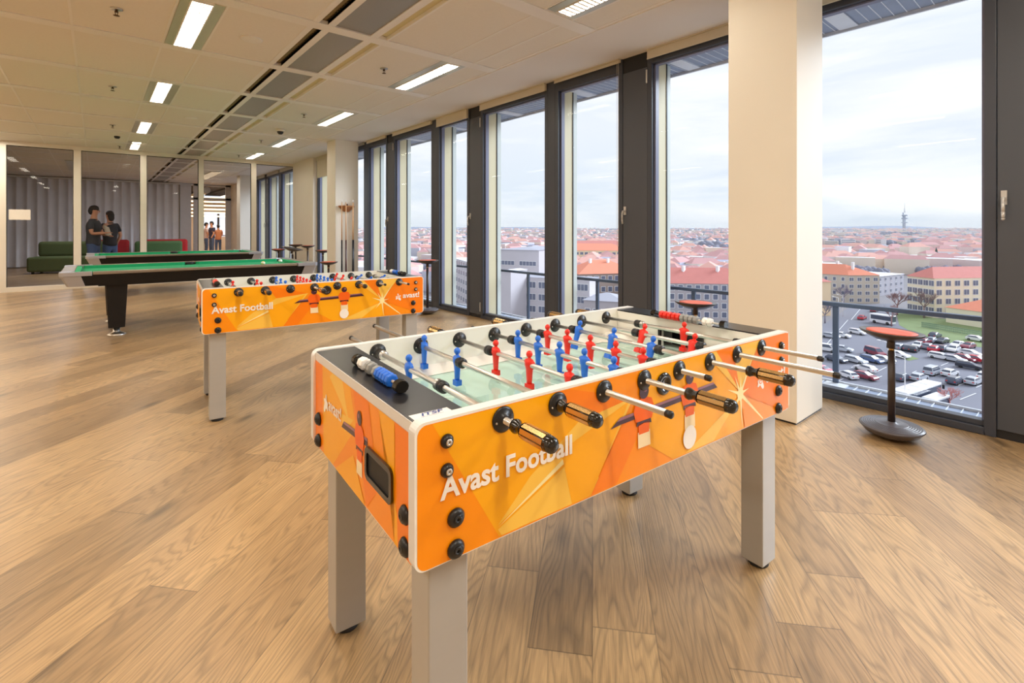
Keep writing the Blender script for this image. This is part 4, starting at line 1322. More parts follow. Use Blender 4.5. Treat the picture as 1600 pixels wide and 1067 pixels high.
def stool(x, y, zs, label, tilt=(0.0, 0.0), pad=True, D=0.345, brass=True):
    r = tag(empty('wobble_stool', (x, y, 0)), label, 'stool', 'round wobble stools')
    R0 = D / 2
    b = MB()
    prof = [(0.0, 0.0), (0.05, 0.001), (0.10, 0.010), (0.145, 0.030), (R0 * 0.98, 0.058), (R0 + 0.004, 0.066), (R0, 0.072)]
    rr = R0 - 0.006
    for i in range(7):
        prof += [(rr, 0.0725 + i * 0.0016), (rr - 0.003, 0.0775 + i * 0.0016), (rr - 0.009, 0.0775 + i * 0.0016)]
        rr -= 0.012
    prof += [(0.03, 0.092), (0.024, 0.098)]
    b.lathe(prof, n=40); b.build('base', M_ringz, r)
    c = MB()
    zc = zs - 0.125
    c.lathe([(0.021, 0.09), (0.020, zc), (0.0, zc)], n=20)
    c.build('column', M_column, r)
    if brass:
        c = MB(); c.lathe([(0.0155, zc), (0.0155, zc + 0.035)], n=16); c.build('gas_spring', M_brass_sheen if pad else M_chrome, r)
    s = MB()
    s.lathe([(0.024, -0.095), (0.022, -0.055), (0.04, -0.048), (0.085, -0.040), (0.135, -0.016), (R0, 0.006), (R0 + 0.002, 0.014), (R0 - 0.006, 0.016), (R0 * 0.76, 0.008), (0, -0.002)], n=36)
    so = s.build('seat', M_seatshell, r, loc=(0, 0, zs - 0.012))
    so.rotation_euler = (tilt[0], tilt[1], 0)
    p = MB(); p.lathe([(R0 * 0.80, 0.008), (R0 * 0.785, 0.0145), (R0 * 0.5, 0.011), (0, 0.004)], n=36)
    p.build('seat_pad', M_pad if pad else M_padb, so)
    return r


p = at_z(1393, 667, .06)
stool(p.x, p.y, 0.675, 'wobble stool with orange seat standing alone by the rightmost window', tilt=(0.03, 0.03), D=0.34)
stool(4.05, 2.31, 0.69, 'wobble stool with orange seat behind the front football table, left of the near pillar', tilt=(0.0, 0.03))
p = at_z(668, 487, .03); stool(p.x, p.y, 0.845, 'tall wobble stool with orange seat by the window behind the second football table')
p = at_d(512, 409, 9.8); stool(p.x, p.y - 0.05, 0.69, 'wobble stool in front of the far pillar, lowest seat of the back stools')
p = at_d(508, 391, 11.5); stool(p.x - 0.05, p.y, 0.845, 'stool half hidden behind the left edge of the far pillar', pad=True)
p = at_d(486, 382, 12.3); stool(p.x - 0.08, p.y, 0.93, 'tall stool in front of the white wall pier beside the partition', tilt=(0.0, 0.0))
p = at_d(462, 381, 13.0); stool(p.x, p.y, 0.93, 'orange-topped stool standing behind the black tilted one')
p = at_d(457, 386, 10.0); stool(p.x, p.y, 0.95, 'black-seated tilted stool at the right end of the pool tables', tilt=(0.10, 0.16), pad=False, D=0.40)
p = at_d(435, 389, 13.2); stool(p.x, p.y, 0.80, 'small-looking low stool leftmost of the back stools', tilt=(0.06, 0.0))

# ------------------------------------------------------------------ cue rack and cues on the far pillar
M_wood = mat('varnished_rack_wood', lin((168, 112, 62)), 0.3, var=0.2, scale=8, stretch=(1, 1, 6))
M_shaft = mat('maple_cue_shaft', lin((222, 178, 132)), 0.3)
M_butt = mat('dark_red_cue_butt', lin((62, 22, 26)), 0.2)
M_butt2 = mat('black_cue_butt', lin((30, 26, 32)), 0.2)
rk = tag(empty('cue_rack', (4.02, 10.19, 0)), 'wooden cue rack holder mounted on the far white pillar', 'cue rack')
m = MB()
pts = [(-0.17, 0), (0.17, 0), (0.165, -0.025), (0.10, -0.09), (0.05, -0.11), (-0.05, -0.11), (-0.10, -0.09), (-0.165, -0.025)]
m.prism(pts, 1.80, 1.825, 'z')
m.add([(x, y, 1.80) for x, y in pts] + [(x * 0.35, y * 0.3, 1.70) for x, y in pts], [(i, (i + 1) % 8, 8 + (i + 1) % 8, 8 + i) for i in range(8)] + [tuple(range(8, 16))])
m.build('upper_holder', M_wood, rk)
m = MB(); m.ball((0, -0.03, 1.845), 0.02, 10); m.build('knob', M_butt, rk)
m = MB(); m.box(-0.17, 0.17, -0.11, 0, 0.02, 0.05); m.build('lower_tray', M_wood, rk)
for dx, dy, bt, lb in ((-0.125, -0.07, M_butt2, 'leftmost cue in the wooden rack on the far pillar'), (-0.055, -0.115, M_butt, 'red-butted second cue in the rack on the far pillar'),
                       (0.095, -0.10, M_butt2, 'third cue from the left in the rack on the far pillar'), (0.13, -0.05, M_butt2, 'cue nearest the window in the rack on the far pillar')):
    o = tag(empty('billiard_cue', (4.02 + dx, 10.19 + dy, 0.05)), lb, 'cue', 'cues in the rack')
    m = MB(); m.tube((0, 0, 0), (0, 0, 1.06), 0.0175, 0.0135, 12); m.build('butt', bt, o)
    m = MB(); m.tube((0, 0, 1.06), (0, 0, 1.84), 0.0125, 0.0075, 12); m.build('shaft', M_shaft, o)
    m = MB(); m.tube((0, 0, 1.84), (0, 0, 1.90), 0.0072, 0.0065, 10); m.build('tip', M_wprint, o)

# ------------------------------------------------------------------ ceiling fittings
M_sprink = mat('dark_sprinkler_metal', lin((92, 70, 48)), 0.35, metal=0.8)
def sprinkler(x, y, label):
    r = tag(empty('sprinkler', (x, y, CZ)), label, 'sprinkler', 'ceiling sprinklers')
    m = MB(); m.lathe([(0.045, 0.0), (0.045, -0.006), (0.018, -0.012), (0.012, -0.012)], n=20); m.build('rose', M_steel, r)
    m = MB(); m.tube((0, 0, -0.01), (0, 0, -0.03), 0.012, 0.009, 10)
    for s in (-1, 1): m.tube((s * 0.012, 0, -0.022), (s * 0.004, 0, -0.055), 0.0025, n=6)
    m.lathe([(0.004, -0.053), (0.023, -0.056), (0.023, -0.058), (0, -0.059)], n=14)
    m.build('nozzle', M_sprink, r)
for (px, py, lb) in ((182, 14, 'nearest left sprinkler, at the top edge of the picture'), (176, 135, 'sprinkler left of the second ceiling light of the left row'),
                     (176, 195, 'sprinkler left of the square-looking third ceiling light'), (187, 228, 'farthest left sprinkler, just before the partition'),
                     (600, 107, 'nearest sprinkler of the window half, left of the long ceiling light'), (475, 178, 'second sprinkler of the window half'),
                     (408, 219, 'sprinkler of the window half just beyond the dome camera'), (373, 242, 'farthest sprinkler of the window half')):
    q = at_z(px, py, CZ); sprinkler(q.x, q.y, lb)
q = at_z(183, 213, CZ)
m = MB(); m.lathe([(0.05, 0), (0.05, -0.02), (0.035, -0.045), (0, -0.05)], n=20)
tag(m.build('smoke_detector', M_black, loc=(q.x, q.y, CZ)), 'dark smoke detector among the left sprinklers', 'smoke detector')
q = at_z(438, 202, CZ)
o = tag(empty('dome_camera', (q.x, q.y, CZ)), 'white dome camera with a black dome on the ceiling', 'camera')
m = MB(); m.lathe([(0.075, 0), (0.078, -0.03), (0.06, -0.045)], n=24); m.build('housing', M_white, o)
m = MB(); m.lathe([(0.058, -0.045), (0.05, -0.075), (0.03, -0.095), (0, -0.10)], n=24); m.build('dome', M_blackgloss, o)
M_spk = mat('speaker_grille', lin((160, 152, 130)), 0.6, var=0.05, scale=200)
for (px, py, lb) in ((393, 61, 'nearest round ceiling speaker'), (298, 184, 'second round ceiling speaker, between the duct slot and left lights'), (115, 209, 'round ceiling speaker at the far left')):
    q = at_z(px, py, CZ)
    o = tag(empty('ceiling_speaker', (q.x, q.y, CZ)), lb, 'speaker', 'round ceiling speakers')
    m = MB(); m.lathe([(0.10, 0.0), (0.10, -0.006), (0.085, -0.009)], n=28); m.build('rim', M_grid, o)
    m = MB(); m.lathe([(0.086, -0.006), (0, -0.007)], n=28); m.build('grille', M_spk, o)

# ------------------------------------------------------------------ catwalk and railing outside the windows
M_alu2 = mat('galvanised_grating', lin((150, 162, 186)), 0.5, metal=0.2)
M_galv = mat('pale_galvanised_bar', lin((225, 230, 240)), 0.45, metal=0.2)
M_railp = mat('blue_grey_rail', lin((78, 92, 116)), 0.4, metal=0.2)
for (z, nm) in ((-0.03, 'catwalk'), (3.115, 'catwalk_above')):
    o = empty(nm, (WX + 0.12, 0, z)); struct(o)
    m = MB(); m.box(0.0, 0.5, -4, 24, -0.02, 0.0); m.build('grating', M_alu2, o)
    m = MB()
    y = -4
    while y < 24:
        m.box(0.0, 0.5, y, y + 0.006, -0.026 if z > 1 else 0.0, -0.02 if z > 1 else 0.008); y += 0.085
    m.box(0.50, 0.52, -4, 24, -0.05, 0.02); m.box(-0.01, 0.01, -4, 24, -0.05, 0.015)
    m.build('grating_bars', M_galv, o)
    if z > 1:
        m = MB(); y = -3.0
        while y < 24:
            m.box(0.04, 0.48, y, y + 0.14, -0.034, -0.026); y += 1.45
        m.build('bracket_plate', M_galv, o)
    else:
        m = MB(); y = -3.0 + 0.0
        for k in range(20):
            m.box(0.02, 0.49, 1.42 - 1.36 * (k - 4), 1.42 - 1.36 * (k - 4) + 0.17, 0.0, 0.010)
        m.build('bracket_plate', M_galv, o)
o = tag(empty('balcony_railing', (WX + 0.6, 0, -0.03)), 'blue-grey metal railing along the outer edge of the grating outside the windows', 'railing')
m = MB(); m.box(-0.03, 0.03, -4, 24, 0.685, 0.72); m.build('top_rail', M_railp, o, bevel=0.006)
for y in (-2.6, -1.2, 0.16, 1.52, 2.88, 4.24, 5.59, 6.95, 8.3, 9.66, 11.0):
    m = MB(); m.box(-0.012, 0.012, y - 0.022, y + 0.022, -0.02, 0.685); m.build('post', M_railp, o)


# ------------------------------------------------------------------ people
M_skin = mat('skin', lin((206, 152, 122)), 0.55)
M_hair = mat('dark_hair', lin((34, 26, 24)), 0.7, var=0.3, scale=60)
M_vest = mat('charcoal_shirt', lin((58, 62, 70)), 0.85, var=0.1)
M_tee = mat('black_tshirt', lin((38, 40, 46)), 0.85, var=0.1)
M_jeans = mat('blue_jeans', lin((72, 92, 132)), 0.85, var=0.15, scale=20)
M_shoe = mat('dark_shoe', lin((30, 28, 30)), 0.5)


def skin_obj(name, pts, edges, material, parent, root=0, sub=2, smooth=True):
    """continuous surface grown round a skeleton; pts are (co, rx, ry)"""
    me = bpy.data.meshes.new(name)
    me.from_pydata([p[0] for p in pts], edges, [])
    o = bpy.data.objects.new(name, me); COL.objects.link(o)
    o.parent = parent
    md = o.modifiers.new('skin', 'SKIN')
    md.use_smooth_shade = True
    md.branch_smoothing = 0.3
    me.skin_vertices.data if False else None
    if not me.skin_vertices:
        bpy.context.view_layer.objects.active = o
        bpy.ops.mesh.customdata_skin_add()
    for i, p in enumerate(pts):
        sv = me.skin_vertices[0].data[i]
        sv.radius = (p[1], p[2]); sv.use_root = (i == root)
    ss = o.modifiers.new('sub', 'SUBSURF'); ss.levels = sub; ss.render_levels = sub
    me.materials.append(material)
    return o


def person(loc, rz, H, label, arms, shirt, hair_long=False, head_turn=0.0, small=False):
    """arms: ((elbow, hand) right, (elbow, hand) left) in body space, x forward, y left"""
    r = tag(empty('person', loc, rz), label, 'person')
    k = H / 1.8
    S = lambda x, y, z: (x * k, y * k, z * k)
    P = []; E = []
    def add(co, rx, ry, prev=None):
        P.append((S(*co), rx * k, ry * k)); i = len(P) - 1
        if prev is not None: E.append((prev, i))
        return i
    pel = add((0, 0, 0.95), .125, .155)
    wst = add((0, 0, 1.10), .105, .135, pel)
    cht = add((0.01, 0, 1.30), .125, .165, wst)
    nb = add((0.0, 0, 1.47), .075, .085, cht)
    nk = add((0.015, 0, 1.55), .052, .052, nb)
    hd = add((0.03, 0, 1.64), .078, .068, nk)
    ht = add((0.03, 0, 1.73), .080, .066, hd)
    for sgn, (el, ha) in zip((-1, 1), arms):
        sh = add((0, sgn * 0.165, 1.425), .058, .058, cht)
        e1 = add(el, .042, .042, sh)
        w = add(ha, .027, .027, e1)
        d = (Vector(ha) - Vector(el)).normalized()
        pm = Vector(ha) + d * 0.05
        pi_ = add(tuple(pm), .034, .018, w)
        if not small:
            side = d.cross(Vector((0, 0, 1))).normalized() if abs(d.z) < 0.9 else Vector((1, 0, 0))
            for q in range(4):
                f0 = pm + d * 0.04 + side * (q - 1.5) * 0.019
                f1 = f0 + d * (0.035 + 0.006 * (1 - abs(q - 1.4))) + Vector((0, 0, -0.012))
                a = add(tuple(f0), .009, .009, pi_); add(tuple(f1), .007, .007, a)
            t0 = Vector(ha) + d * 0.03 + side * 0.035
            a = add(tuple(t0), .011, .011, w); add(tuple(t0 + d * 0.035 + side * 0.012), .009, .009, a)
    for sgn in (-1, 1):
        hp = add((0, sgn * 0.09, 0.88), .095, .095, pel)
        kn = add((0.02, sgn * 0.10, 0.49), .058, .058, hp)
        ak = add((-0.01, sgn * 0.105, 0.09), .038, .038, kn)
        add((0.07, sgn * 0.11, 0.035), .034, .038, ak)
        add((0.15, sgn * 0.115, 0.025), .026, .036, len(P) - 1)
    body = skin_obj('body', P, E, M_skin, r)
    # face
    f = MB(); z = 1.675 * k
    for s in (-1, 1): f.ball((0.103 * k, s * 0.028 * k, z), 0.009 * k, 8, 1)
    f.ball((0.112 * k, 0, z - 0.028 * k), 0.014 * k, 8, 0, sc=(1, .7, 1.3))
    f.ball((0.103 * k, 0, z - 0.062 * k), 0.016 * k, 8, 2, sc=(.5, 1.2, .4))
    for s in (-1, 1): f.ball((0.03 * k, s * 0.075 * k, z - 0.01 * k), 0.018 * k, 8, 0, sc=(.8, .4, 1.3))
    f.build('face', [M_skin, M_hair, M_shirt], r)
    hr = MB()
    hr.ball((0.012 * k, 0, 1.715 * k), 0.090 * k, 16, sc=(1.05, .88, .90))
    hr.ball((-0.03 * k, 0, 1.665 * k), 0.080 * k, 14, sc=(.85, .98, 1.2))
    if hair_long: hr.ball((-0.045 * k, 0, 1.60 * k), 0.075 * k, 14, sc=(.7, 1, 1.2))
    hr.build('hair', M_hair, r)
    # shirt: torso with short sleeves
    P2, E2 = [], []
    def ad(co, rx, ry, prev=None):
        P2.append((S(*co), rx * k, ry * k)); i = len(P2) - 1
        if prev is not None: E2.append((prev, i))
        return i
    a0 = ad((0, 0, 0.84), .150, .185); a0 = ad((0, 0, 0.94), .148, .182, a0); a1 = ad((0, 0, 1.08), .132, .165, a0); a2 = ad((0.01, 0, 1.28), .148, .190, a1); a3 = ad((0, 0, 1.44), .105, .120, a2); ad((0.0, 0, 1.50), .062, .068, a3)
    for sgn, (el, ha) in zip((-1, 1), arms):
        s0 = ad((0, sgn * 0.17, 1.42), .072, .072, a2)
        m_ = Vector((0, sgn * 0.17, 1.42)).lerp(Vector(el), 0.75)
        ad(tuple(m_), .060, .060, s0)
    skin_obj('shirt', P2, E2, shirt, r)
    P2, E2 = [], []
    a0 = ad((0, 0, 1.06), .125, .155); a1 = ad((0, 0, 0.90), .130, .165, a0)
    for sgn in (-1, 1):
        h0 = ad((0, sgn * 0.095, 0.80), .098, .100, a1); k0 = ad((0.02, sgn * 0.10, 0.49), .074, .074, h0); ad((-0.01, sgn * 0.105, 0.11), .058, .058, k0)
    skin_obj('jeans', P2, E2, M_jeans, r, root=1)
    for sgn in (-1, 1):
        s = MB(); s.ball((0.06 * k, sgn * 0.112 * k, 0.045 * k), 0.05 * k, 12, sc=(2.6, 1.0, 0.85)); s.build('shoe', M_shoe, r)
    return r


pa = at_d(146, 330, 12.2)
person((pa.x, pa.y, 0), RAD(-20), 1.93, 'person in a charcoal shirt and jeans holding papers, behind the second glass pane',
       (((0.06, -0.25, 1.14), (0.27, -0.12, 1.16)), ((0.08, 0.24, 1.13), (0.25, 0.10, 1.10))), M_vest)
o = tag(empty('booklet', (pa.x, pa.y, 0), RAD(-20)), 'pale papers held against the chest of the taller standing person', 'papers')
m = MB()
for i in range(4): m.add([(0.30 + 0.004 * i, -0.18 + 0.02 * i, 1.20), (0.30 + 0.004 * i, 0.12 + 0.02 * i, 1.14 + 0.01 * i), (0.25 + 0.004 * i, 0.16, 1.38), (0.25 + 0.004 * i, -0.14 + 0.01 * i, 1.43)], [(0, 1, 2, 3)])
m.build('sheets', mat('booklet_paper', lin((216, 206, 184)), 0.8), o, fix=False)
pb = at_d(172, 340, 13.3)
person((pb.x, pb.y, 0), RAD(125), 1.84, 'person in a black t-shirt seen from behind, facing the taller one',
       (((-0.03, -0.25, 1.14), (0.10, -0.24, 0.92)), ((0.02, 0.25, 1.15), (0.20, 0.20, 0.98))), M_tee, hair_long=True)
pc = at_d(332, 345, 21.5); pc = at_d(331, 345, 25.5)
person((pc.x, pc.y, 0), RAD(200), 1.75, 'dark blurred person standing in the cafe doorway', (((0.02, -0.22, 1.14), (0.12, -0.2, 0.95)), ((0.02, 0.22, 1.14), (0.12, 0.2, 0.95))), mat('navy_shirt', lin((52, 50, 78)), 0.8), small=True)
pc = at_d(341, 345, 26.5)
person((pc.x, pc.y, 0), RAD(90), 1.6, 'person in an orange-brown top in the cafe', (((0.05, -0.22, 1.14), (0.25, -0.15, 1.05)), ((0.05, 0.22, 1.14), (0.25, 0.15, 1.05))), mat('tan_shirt', lin((196, 128, 90)), 0.8), small=True)
pc = at_d(322, 345, 26.0)
person((pc.x, pc.y, 0), RAD(0), 1.7, 'person in a pale top at the left of the cafe doorway', (((0.05, -0.22, 1.14), (0.25, -0.15, 1.05)), ((0.05, 0.22, 1.14), (0.25, 0.15, 1.05))), mat('pale_shirt', lin((206, 180, 176)), 0.8), small=True)
# ------------------------------------------------------------------ the town outside, 30 m below
G = -28.7
rnd = random.Random(11)
M_asph = mat('asphalt', lin((124, 124, 136)), 0.8, var=0.10, scale=0.15)
M_asph2 = mat('road_asphalt', lin((134, 134, 144)), 0.8, var=0.06, scale=0.1)
M_ground = mat('town_ground', lin((134, 130, 134)), 0.9, var=0.25, scale=0.02)
M_lawn = mat('winter_lawn', lin((124, 140, 92)), 0.9, var=0.2, scale=0.3)
M_line = mat('road_marking', lin((228, 228, 232)), 0.7)
M_railyard = mat('grey_embankment', lin((118, 124, 146)), 0.9, var=0.15, scale=0.02)
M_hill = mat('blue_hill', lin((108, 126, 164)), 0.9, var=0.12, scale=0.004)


def terrain(d):
    """height of the land at a distance from the building"""
    if d < 900: return G
    t = min(1.0, (d - 900) / 3300)
    return G + 25 * t * t * (3 - 2 * t)


def P5(px, d):
    r_ = ray(px, HY); return Vector((r_[0] * d, r_[1] * d, 0))


tm = MB()
ds = [20, 60, 120, 240, 480, 900, 1300, 1800, 2400, 3000, 3600, 4200, 5200]
pxs = [300, 500, 600, 700, 800, 900, 1000, 1100, 1200, 1300, 1400, 1500, 1600, 1750, 2000, 2500]
vs = []
for d in ds:
    for i, px in enumerate(pxs):
        p = P5(px, d)
        vs.append((p.x, p.y, terrain(d) + (rnd.uniform(-3, 4) if d > 1200 else 0)))
n = len(pxs)
tm.add(vs, [(j * n + i, j * n + i + 1, (j + 1) * n + i + 1, (j + 1) * n + i) for j in range(len(ds) - 1) for i in range(n - 1)], 0, True)
struct(tm.build('ground_town', M_ground))
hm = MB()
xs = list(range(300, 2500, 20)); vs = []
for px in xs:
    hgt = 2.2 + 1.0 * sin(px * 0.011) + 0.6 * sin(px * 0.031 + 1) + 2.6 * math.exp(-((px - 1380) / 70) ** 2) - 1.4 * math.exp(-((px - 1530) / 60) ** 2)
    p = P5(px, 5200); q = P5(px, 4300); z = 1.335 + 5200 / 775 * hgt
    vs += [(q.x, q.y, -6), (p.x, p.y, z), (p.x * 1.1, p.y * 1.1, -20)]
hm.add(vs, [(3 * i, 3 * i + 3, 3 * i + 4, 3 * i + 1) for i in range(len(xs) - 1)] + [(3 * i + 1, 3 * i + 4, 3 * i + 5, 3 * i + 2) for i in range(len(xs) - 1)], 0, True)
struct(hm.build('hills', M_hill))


def patch(name, pts, m, dz):
    b = MB(); b.poly([tuple(at_z(px, py, G)[:2]) + (G + dz,) for px, py in pts])
    return struct(b.build(name, m, fix=True))
patch('road_car_park', [(1180, 700), (1180, 540), (1290, 505), (1330, 478), (1392, 474), (1400, 500), (1440, 528), (1640, 556), (1900, 640), (1900, 760), (1500, 760)], M_asph, 0.03)
patch('lawn', [(1400, 486), (1460, 497), (1640, 512), (1640, 552), (1500, 540), (1430, 522), (1405, 508)], M_lawn, 0.06)
patch('lawn', [(1398, 556), (1412, 552), (1436, 561), (1420, 564)], M_lawn, 0.06)
patch('road_avenue', [(640, 480), (640, 440), (668, 400), (676, 400), (672, 440), (672, 500)], M_asph2, 0.03)
patch('field_railway', [(1180, 391), (1284, 388.5), (1380, 388), (1425, 392), (1440, 398), (1400, 404), (1284, 402), (1180, 401)], M_railyard, 0.3)
patch('road_railway', [(1180, 390), (1284, 387.6), (1380, 387.2), (1425, 391), (1425, 392), (1380, 388.2), (1284, 388.6), (1180, 391)], M_line, 0.4)
mk = MB()
for (a, b) in (((1497, 603), (1512, 597)), ((1442, 606), (1462, 597)), ((1360, 596), (1378, 588)), ((1425, 583), (1432, 580)), ((1350, 592), (1385, 574)), ((1525, 606), (1540, 600)), ((1300, 600), (1318, 592)), ((1330, 575), (1345, 568)),
               ((1500, 625), (1525, 615)), ((1470, 572), (1482, 567)), ((1290, 540), (1325, 500)), ((1330, 500), (1345, 482))):
    A, B = at_z(*a, G), at_z(*b, G); nn = Vector((-(B - A).y, (B - A).x, 0)).normalized() * 0.09
    mk.poly([tuple((A + nn)[:2]) + (G + 0.09,), tuple((A - nn)[:2]) + (G + 0.09,), tuple((B - nn)[:2]) + (G + 0.09,), tuple((B + nn)[:2]) + (G + 0.09,)])
struct(mk.build('road_marking', M_line, fix=False))

M_wind = mat('town_window_glass', lin((112, 118, 140)), 0.25, var=0.3, scale=0.4)
M_chim = mat('white_chimney', lin((240, 238, 240)), 0.8)


def block(label, cat, P4, ze, zr, wall, roof, faces, chim=(), base=G, eave=0.5, name='apartment_building', group=None):
    """P4: four footprint corners; faces: (edge index, columns, rows, window w, window h, first sill z, last sill z)"""
    P4 = [Vector((p[0], p[1], 0)) for p in P4]
    c = sum(P4, Vector()) / 4
    r = tag(empty(name, (c.x, c.y, base)), label, cat, group)
    L = [p - c for p in P4]
    H, HR = ze - base, zr - base
    m = MB()
    m.add([(p.x, p.y, 0) for p in L] + [(p.x, p.y, H) for p in L], [(i, (i + 1) % 4, 4 + (i + 1) % 4, 4 + i) for i in range(4)] + [(4, 5, 6, 7)])
    m.build('wall', wall, r)
    if roof is not None:
        m = MB()
        Q = [p + p.normalized() * eave for p in L]
        if HR - H < 0.3:
            m.add([(p.x, p.y, H) for p in Q] + [(p.x, p.y, HR) for p in Q], [(i, (i + 1) % 4, 4 + (i + 1) % 4, 4 + i) for i in range(4)] + [(4, 5, 6, 7)])
        else:
            a, b = (Q[1] - Q[0]).length, (Q[2] - Q[1]).length
            if a < b: Q = Q[1:] + Q[:1]
            a, b = (Q[1] - Q[0]).length, (Q[2] - Q[1]).length
            u = (Q[1] - Q[0]).normalized() * min(b / 2, a * 0.48)
            R0, R1 = (Q[0] + Q[3]) / 2 + u, (Q[1] + Q[2]) / 2 - u
            m.add([(p.x, p.y, H) for p in Q] + [(R0.x, R0.y, HR), (R1.x, R1.y, HR)], [(0, 1, 5, 4), (1, 2, 5), (2, 3, 4, 5), (3, 0, 4), (0, 3, 2, 1)])
        m.build('roof', roof, r)
    wm = MB(); fm = MB()
    for (ei, nc, nr, ww, wh, z0, z1) in faces:
        a, b = L[ei], L[(ei + 1) % 4]
        d = (b - a); ln = d.length; d = d.normalized(); nrm = Vector((d.y, -d.x, 0))
        if nrm.dot((a + b) / 2) < 0: nrm = -nrm
        for i in range(nc):
            for j in range(nr):
                cc = a + d * (ln * (i + 0.5) / nc)
                z = z0 + (z1 - z0) * (j / max(1, nr - 1)) - base
                for (mb_, g_, o_) in ((fm, 0.16, 0.05), (wm, 0.0, 0.10)):
                    p, q = cc - d * (ww / 2 + g_) + nrm * o_, cc + d * (ww / 2 + g_) + nrm * o_
                    mb_.poly([(p.x, p.y, z - g_), (q.x, q.y, z - g_), (q.x, q.y, z + wh + g_), (p.x, p.y, z + wh + g_)])
                if ww > 1.3:
                    nm = max(1, int(ww / 1.3))
                    for q3 in range(1, nm + 1):
                        cx_ = cc + d * (ww * (q3 / (nm + 1) - 0.5)) + nrm * 0.14
                        p, q = cx_ - d * 0.05, cx_ + d * 0.05
                        fm.poly([(p.x, p.y, z), (q.x, q.y, z), (q.x, q.y, z + wh), (p.x, p.y, z + wh)])
    if wm.f:
        fo = fm.build('window_surround', M_chim, r, fix=False); wm.build('window_glass', M_wind, r, fix=False)
    for (u, v, w_, h_) in chim:
        p = L[0].lerp(L[1], u).lerp(L[3].lerp(L[2], u), v)
        m = MB(); m.box(p.x - w_, p.x + w_, p.y - w_ * 0.6, p.y + w_ * 0.6, H, HR + h_); m.build('chimney', M_chim, r)
    return r


def quad(A, B, depth):
    """front edge A-B seen from us, extended away from the viewer"""
    A, B = Vector((A[0], A[1], 0)), Vector((B[0], B[1], 0))
    d = (B - A).normalized(); nrm = Vector((-d.y, d.x, 0))
    if nrm.dot((A + B) / 2) < 0: nrm = -nrm
    return [A, B, B + nrm * depth, A + nrm * depth]


W_cream = mat('cream_render', lin((240, 230, 206)), 0.85, var=0.03, scale=0.3)
W_beige = mat('beige_render', lin((206, 196, 184)), 0.85, var=0.05, scale=0.3)
W_peach = mat('peach_render', lin((250, 222, 184)), 0.85, var=0.03, scale=0.3)
W_grey = mat('grey_render', lin((188, 186, 196)), 0.85, var=0.05, scale=0.3)
W_conc = mat('pale_concrete', lin((206, 200, 206)), 0.8, var=0.05, scale=0.2)
W_mauve = mat('mauve_grey_render', lin((188, 180, 184)), 0.85, var=0.04, scale=0.3)
W_brown = mat('brown_render', lin((176, 158, 148)), 0.85, var=0.06, scale=0.3)
Rf_red = mat('old_red_tiles', lin((206, 130, 122)), 0.85, var=0.08, scale=0.6)
Rf_or = mat('orange_tiles', lin((232, 146, 118)), 0.85, var=0.07, scale=0.6)
Rf_white = mat('white_flat_roof', lin((236, 236, 244)), 0.8, var=0.04, scale=0.2)
Rf_grey = mat('grey_flat_roof', lin((178, 178, 190)), 0.8, var=0.08, scale=0.2)

# school with a red hipped roof, seen on its corner
B_ = at_d(1460, 435, 167.5); A_ = at_d(1411, 430.5, 178); C_ = at_d(1534, 434, 169.7)
A_, B_, C_ = [Vector((v.x, v.y, 0)) for v in (A_, B_, C_)]
u = (C_ - B_).normalized(); v = Vector((-u.y, u.x, 0)); v = v if v.dot(A_ - B_) > 0 else -v
w_ = (A_ - B_).length * 0.93
block('cream school building with a red hipped roof beyond the car park', 'school', [B_, B_ + u * 56, B_ + u * 56 + v * w_, B_ + v * w_], -15.3, -11.8, W_cream, Rf_red,
      [(0, 16, 4, 1.9, 1.7, -27.0, -17.9), (3, 5, 4, 1.6, 1.7, -27.0, -17.9)], name='school_building')
A_, B_ = at_d(1478, 475, 160), at_d(1540, 484, 150)
block('low cream annex with an orange roof in front of the school', 'annex', quad(A_, at_d(1600, 484, 141), 14), -23.8, -20.4, W_cream, Rf_or, [], name='school_annex')
# apartment house on the road corner
B_ = at_d(1324, 430, 200.6); A_ = at_d(1284, 427.5, 207); C_ = at_d(1372.7, 430, 200.6)
A_, B_, C_ = [Vector((q.x, q.y, 0)) for q in (A_, B_, C_)]
u = (C_ - B_).normalized(); v = (A_ - B_).normalized()
block('beige apartment house with an orange tiled roof and white chimneys beside the road', 'apartment house', [B_, B_ + u * 13, B_ + u * 13 + v * 24, B_ + v * 24], -17.3, -13.2, W_beige, Rf_or,
      [(0, 4, 4, 1.6, 1.3, -28.0, -19.6), (3, 8, 4, 1.0, 1.3, -28.0, -19.6)], chim=((0.5, 0.15, 0.7, 1.0), (0.6, 0.42, 0.7, 1.2), (0.5, 0.62, 0.7, 1.0), (0.5, 0.85, 0.7, 1.0)))
block('grey apartment block behind the beige apartment house', 'apartment block', quad(at_d(1371, 430, 222), at_d(1412, 432, 235), 16), -20.0, -19.8, W_grey, Rf_white, [(0, 5, 3, 1.4, 1.3, -27.5, -22.0)])
block('peach building cut by the right edge of the large pillar', 'building', quad(at_d(1262, 440, 172), at_d(1298, 440, 172), 14), -16.9, -14.8, W_peach, Rf_red, [])
# second window: long mauve-grey house with a red roof
block('long grey-mauve apartment house with a red roof, left of the near pillar', 'apartment house', quad(at_d(990, 443, 150), at_d(1180, 443, 146), 13), -14.9, -10.6, W_mauve, Rf_red,
      [(0, 14, 5, 1.3, 1.5, -27.5, -16.9)], chim=((0.45, 0.4, 0.6, 0.6), (0.74, 0.4, 0.6, 0.6)))
block('pale round-cornered hall on the far slope above the red-roofed house', 'hall', quad(at_d(1046, 393, 520), at_d(1078, 393, 520), 16), -17, -15.5, W_cream, Rf_grey, [])
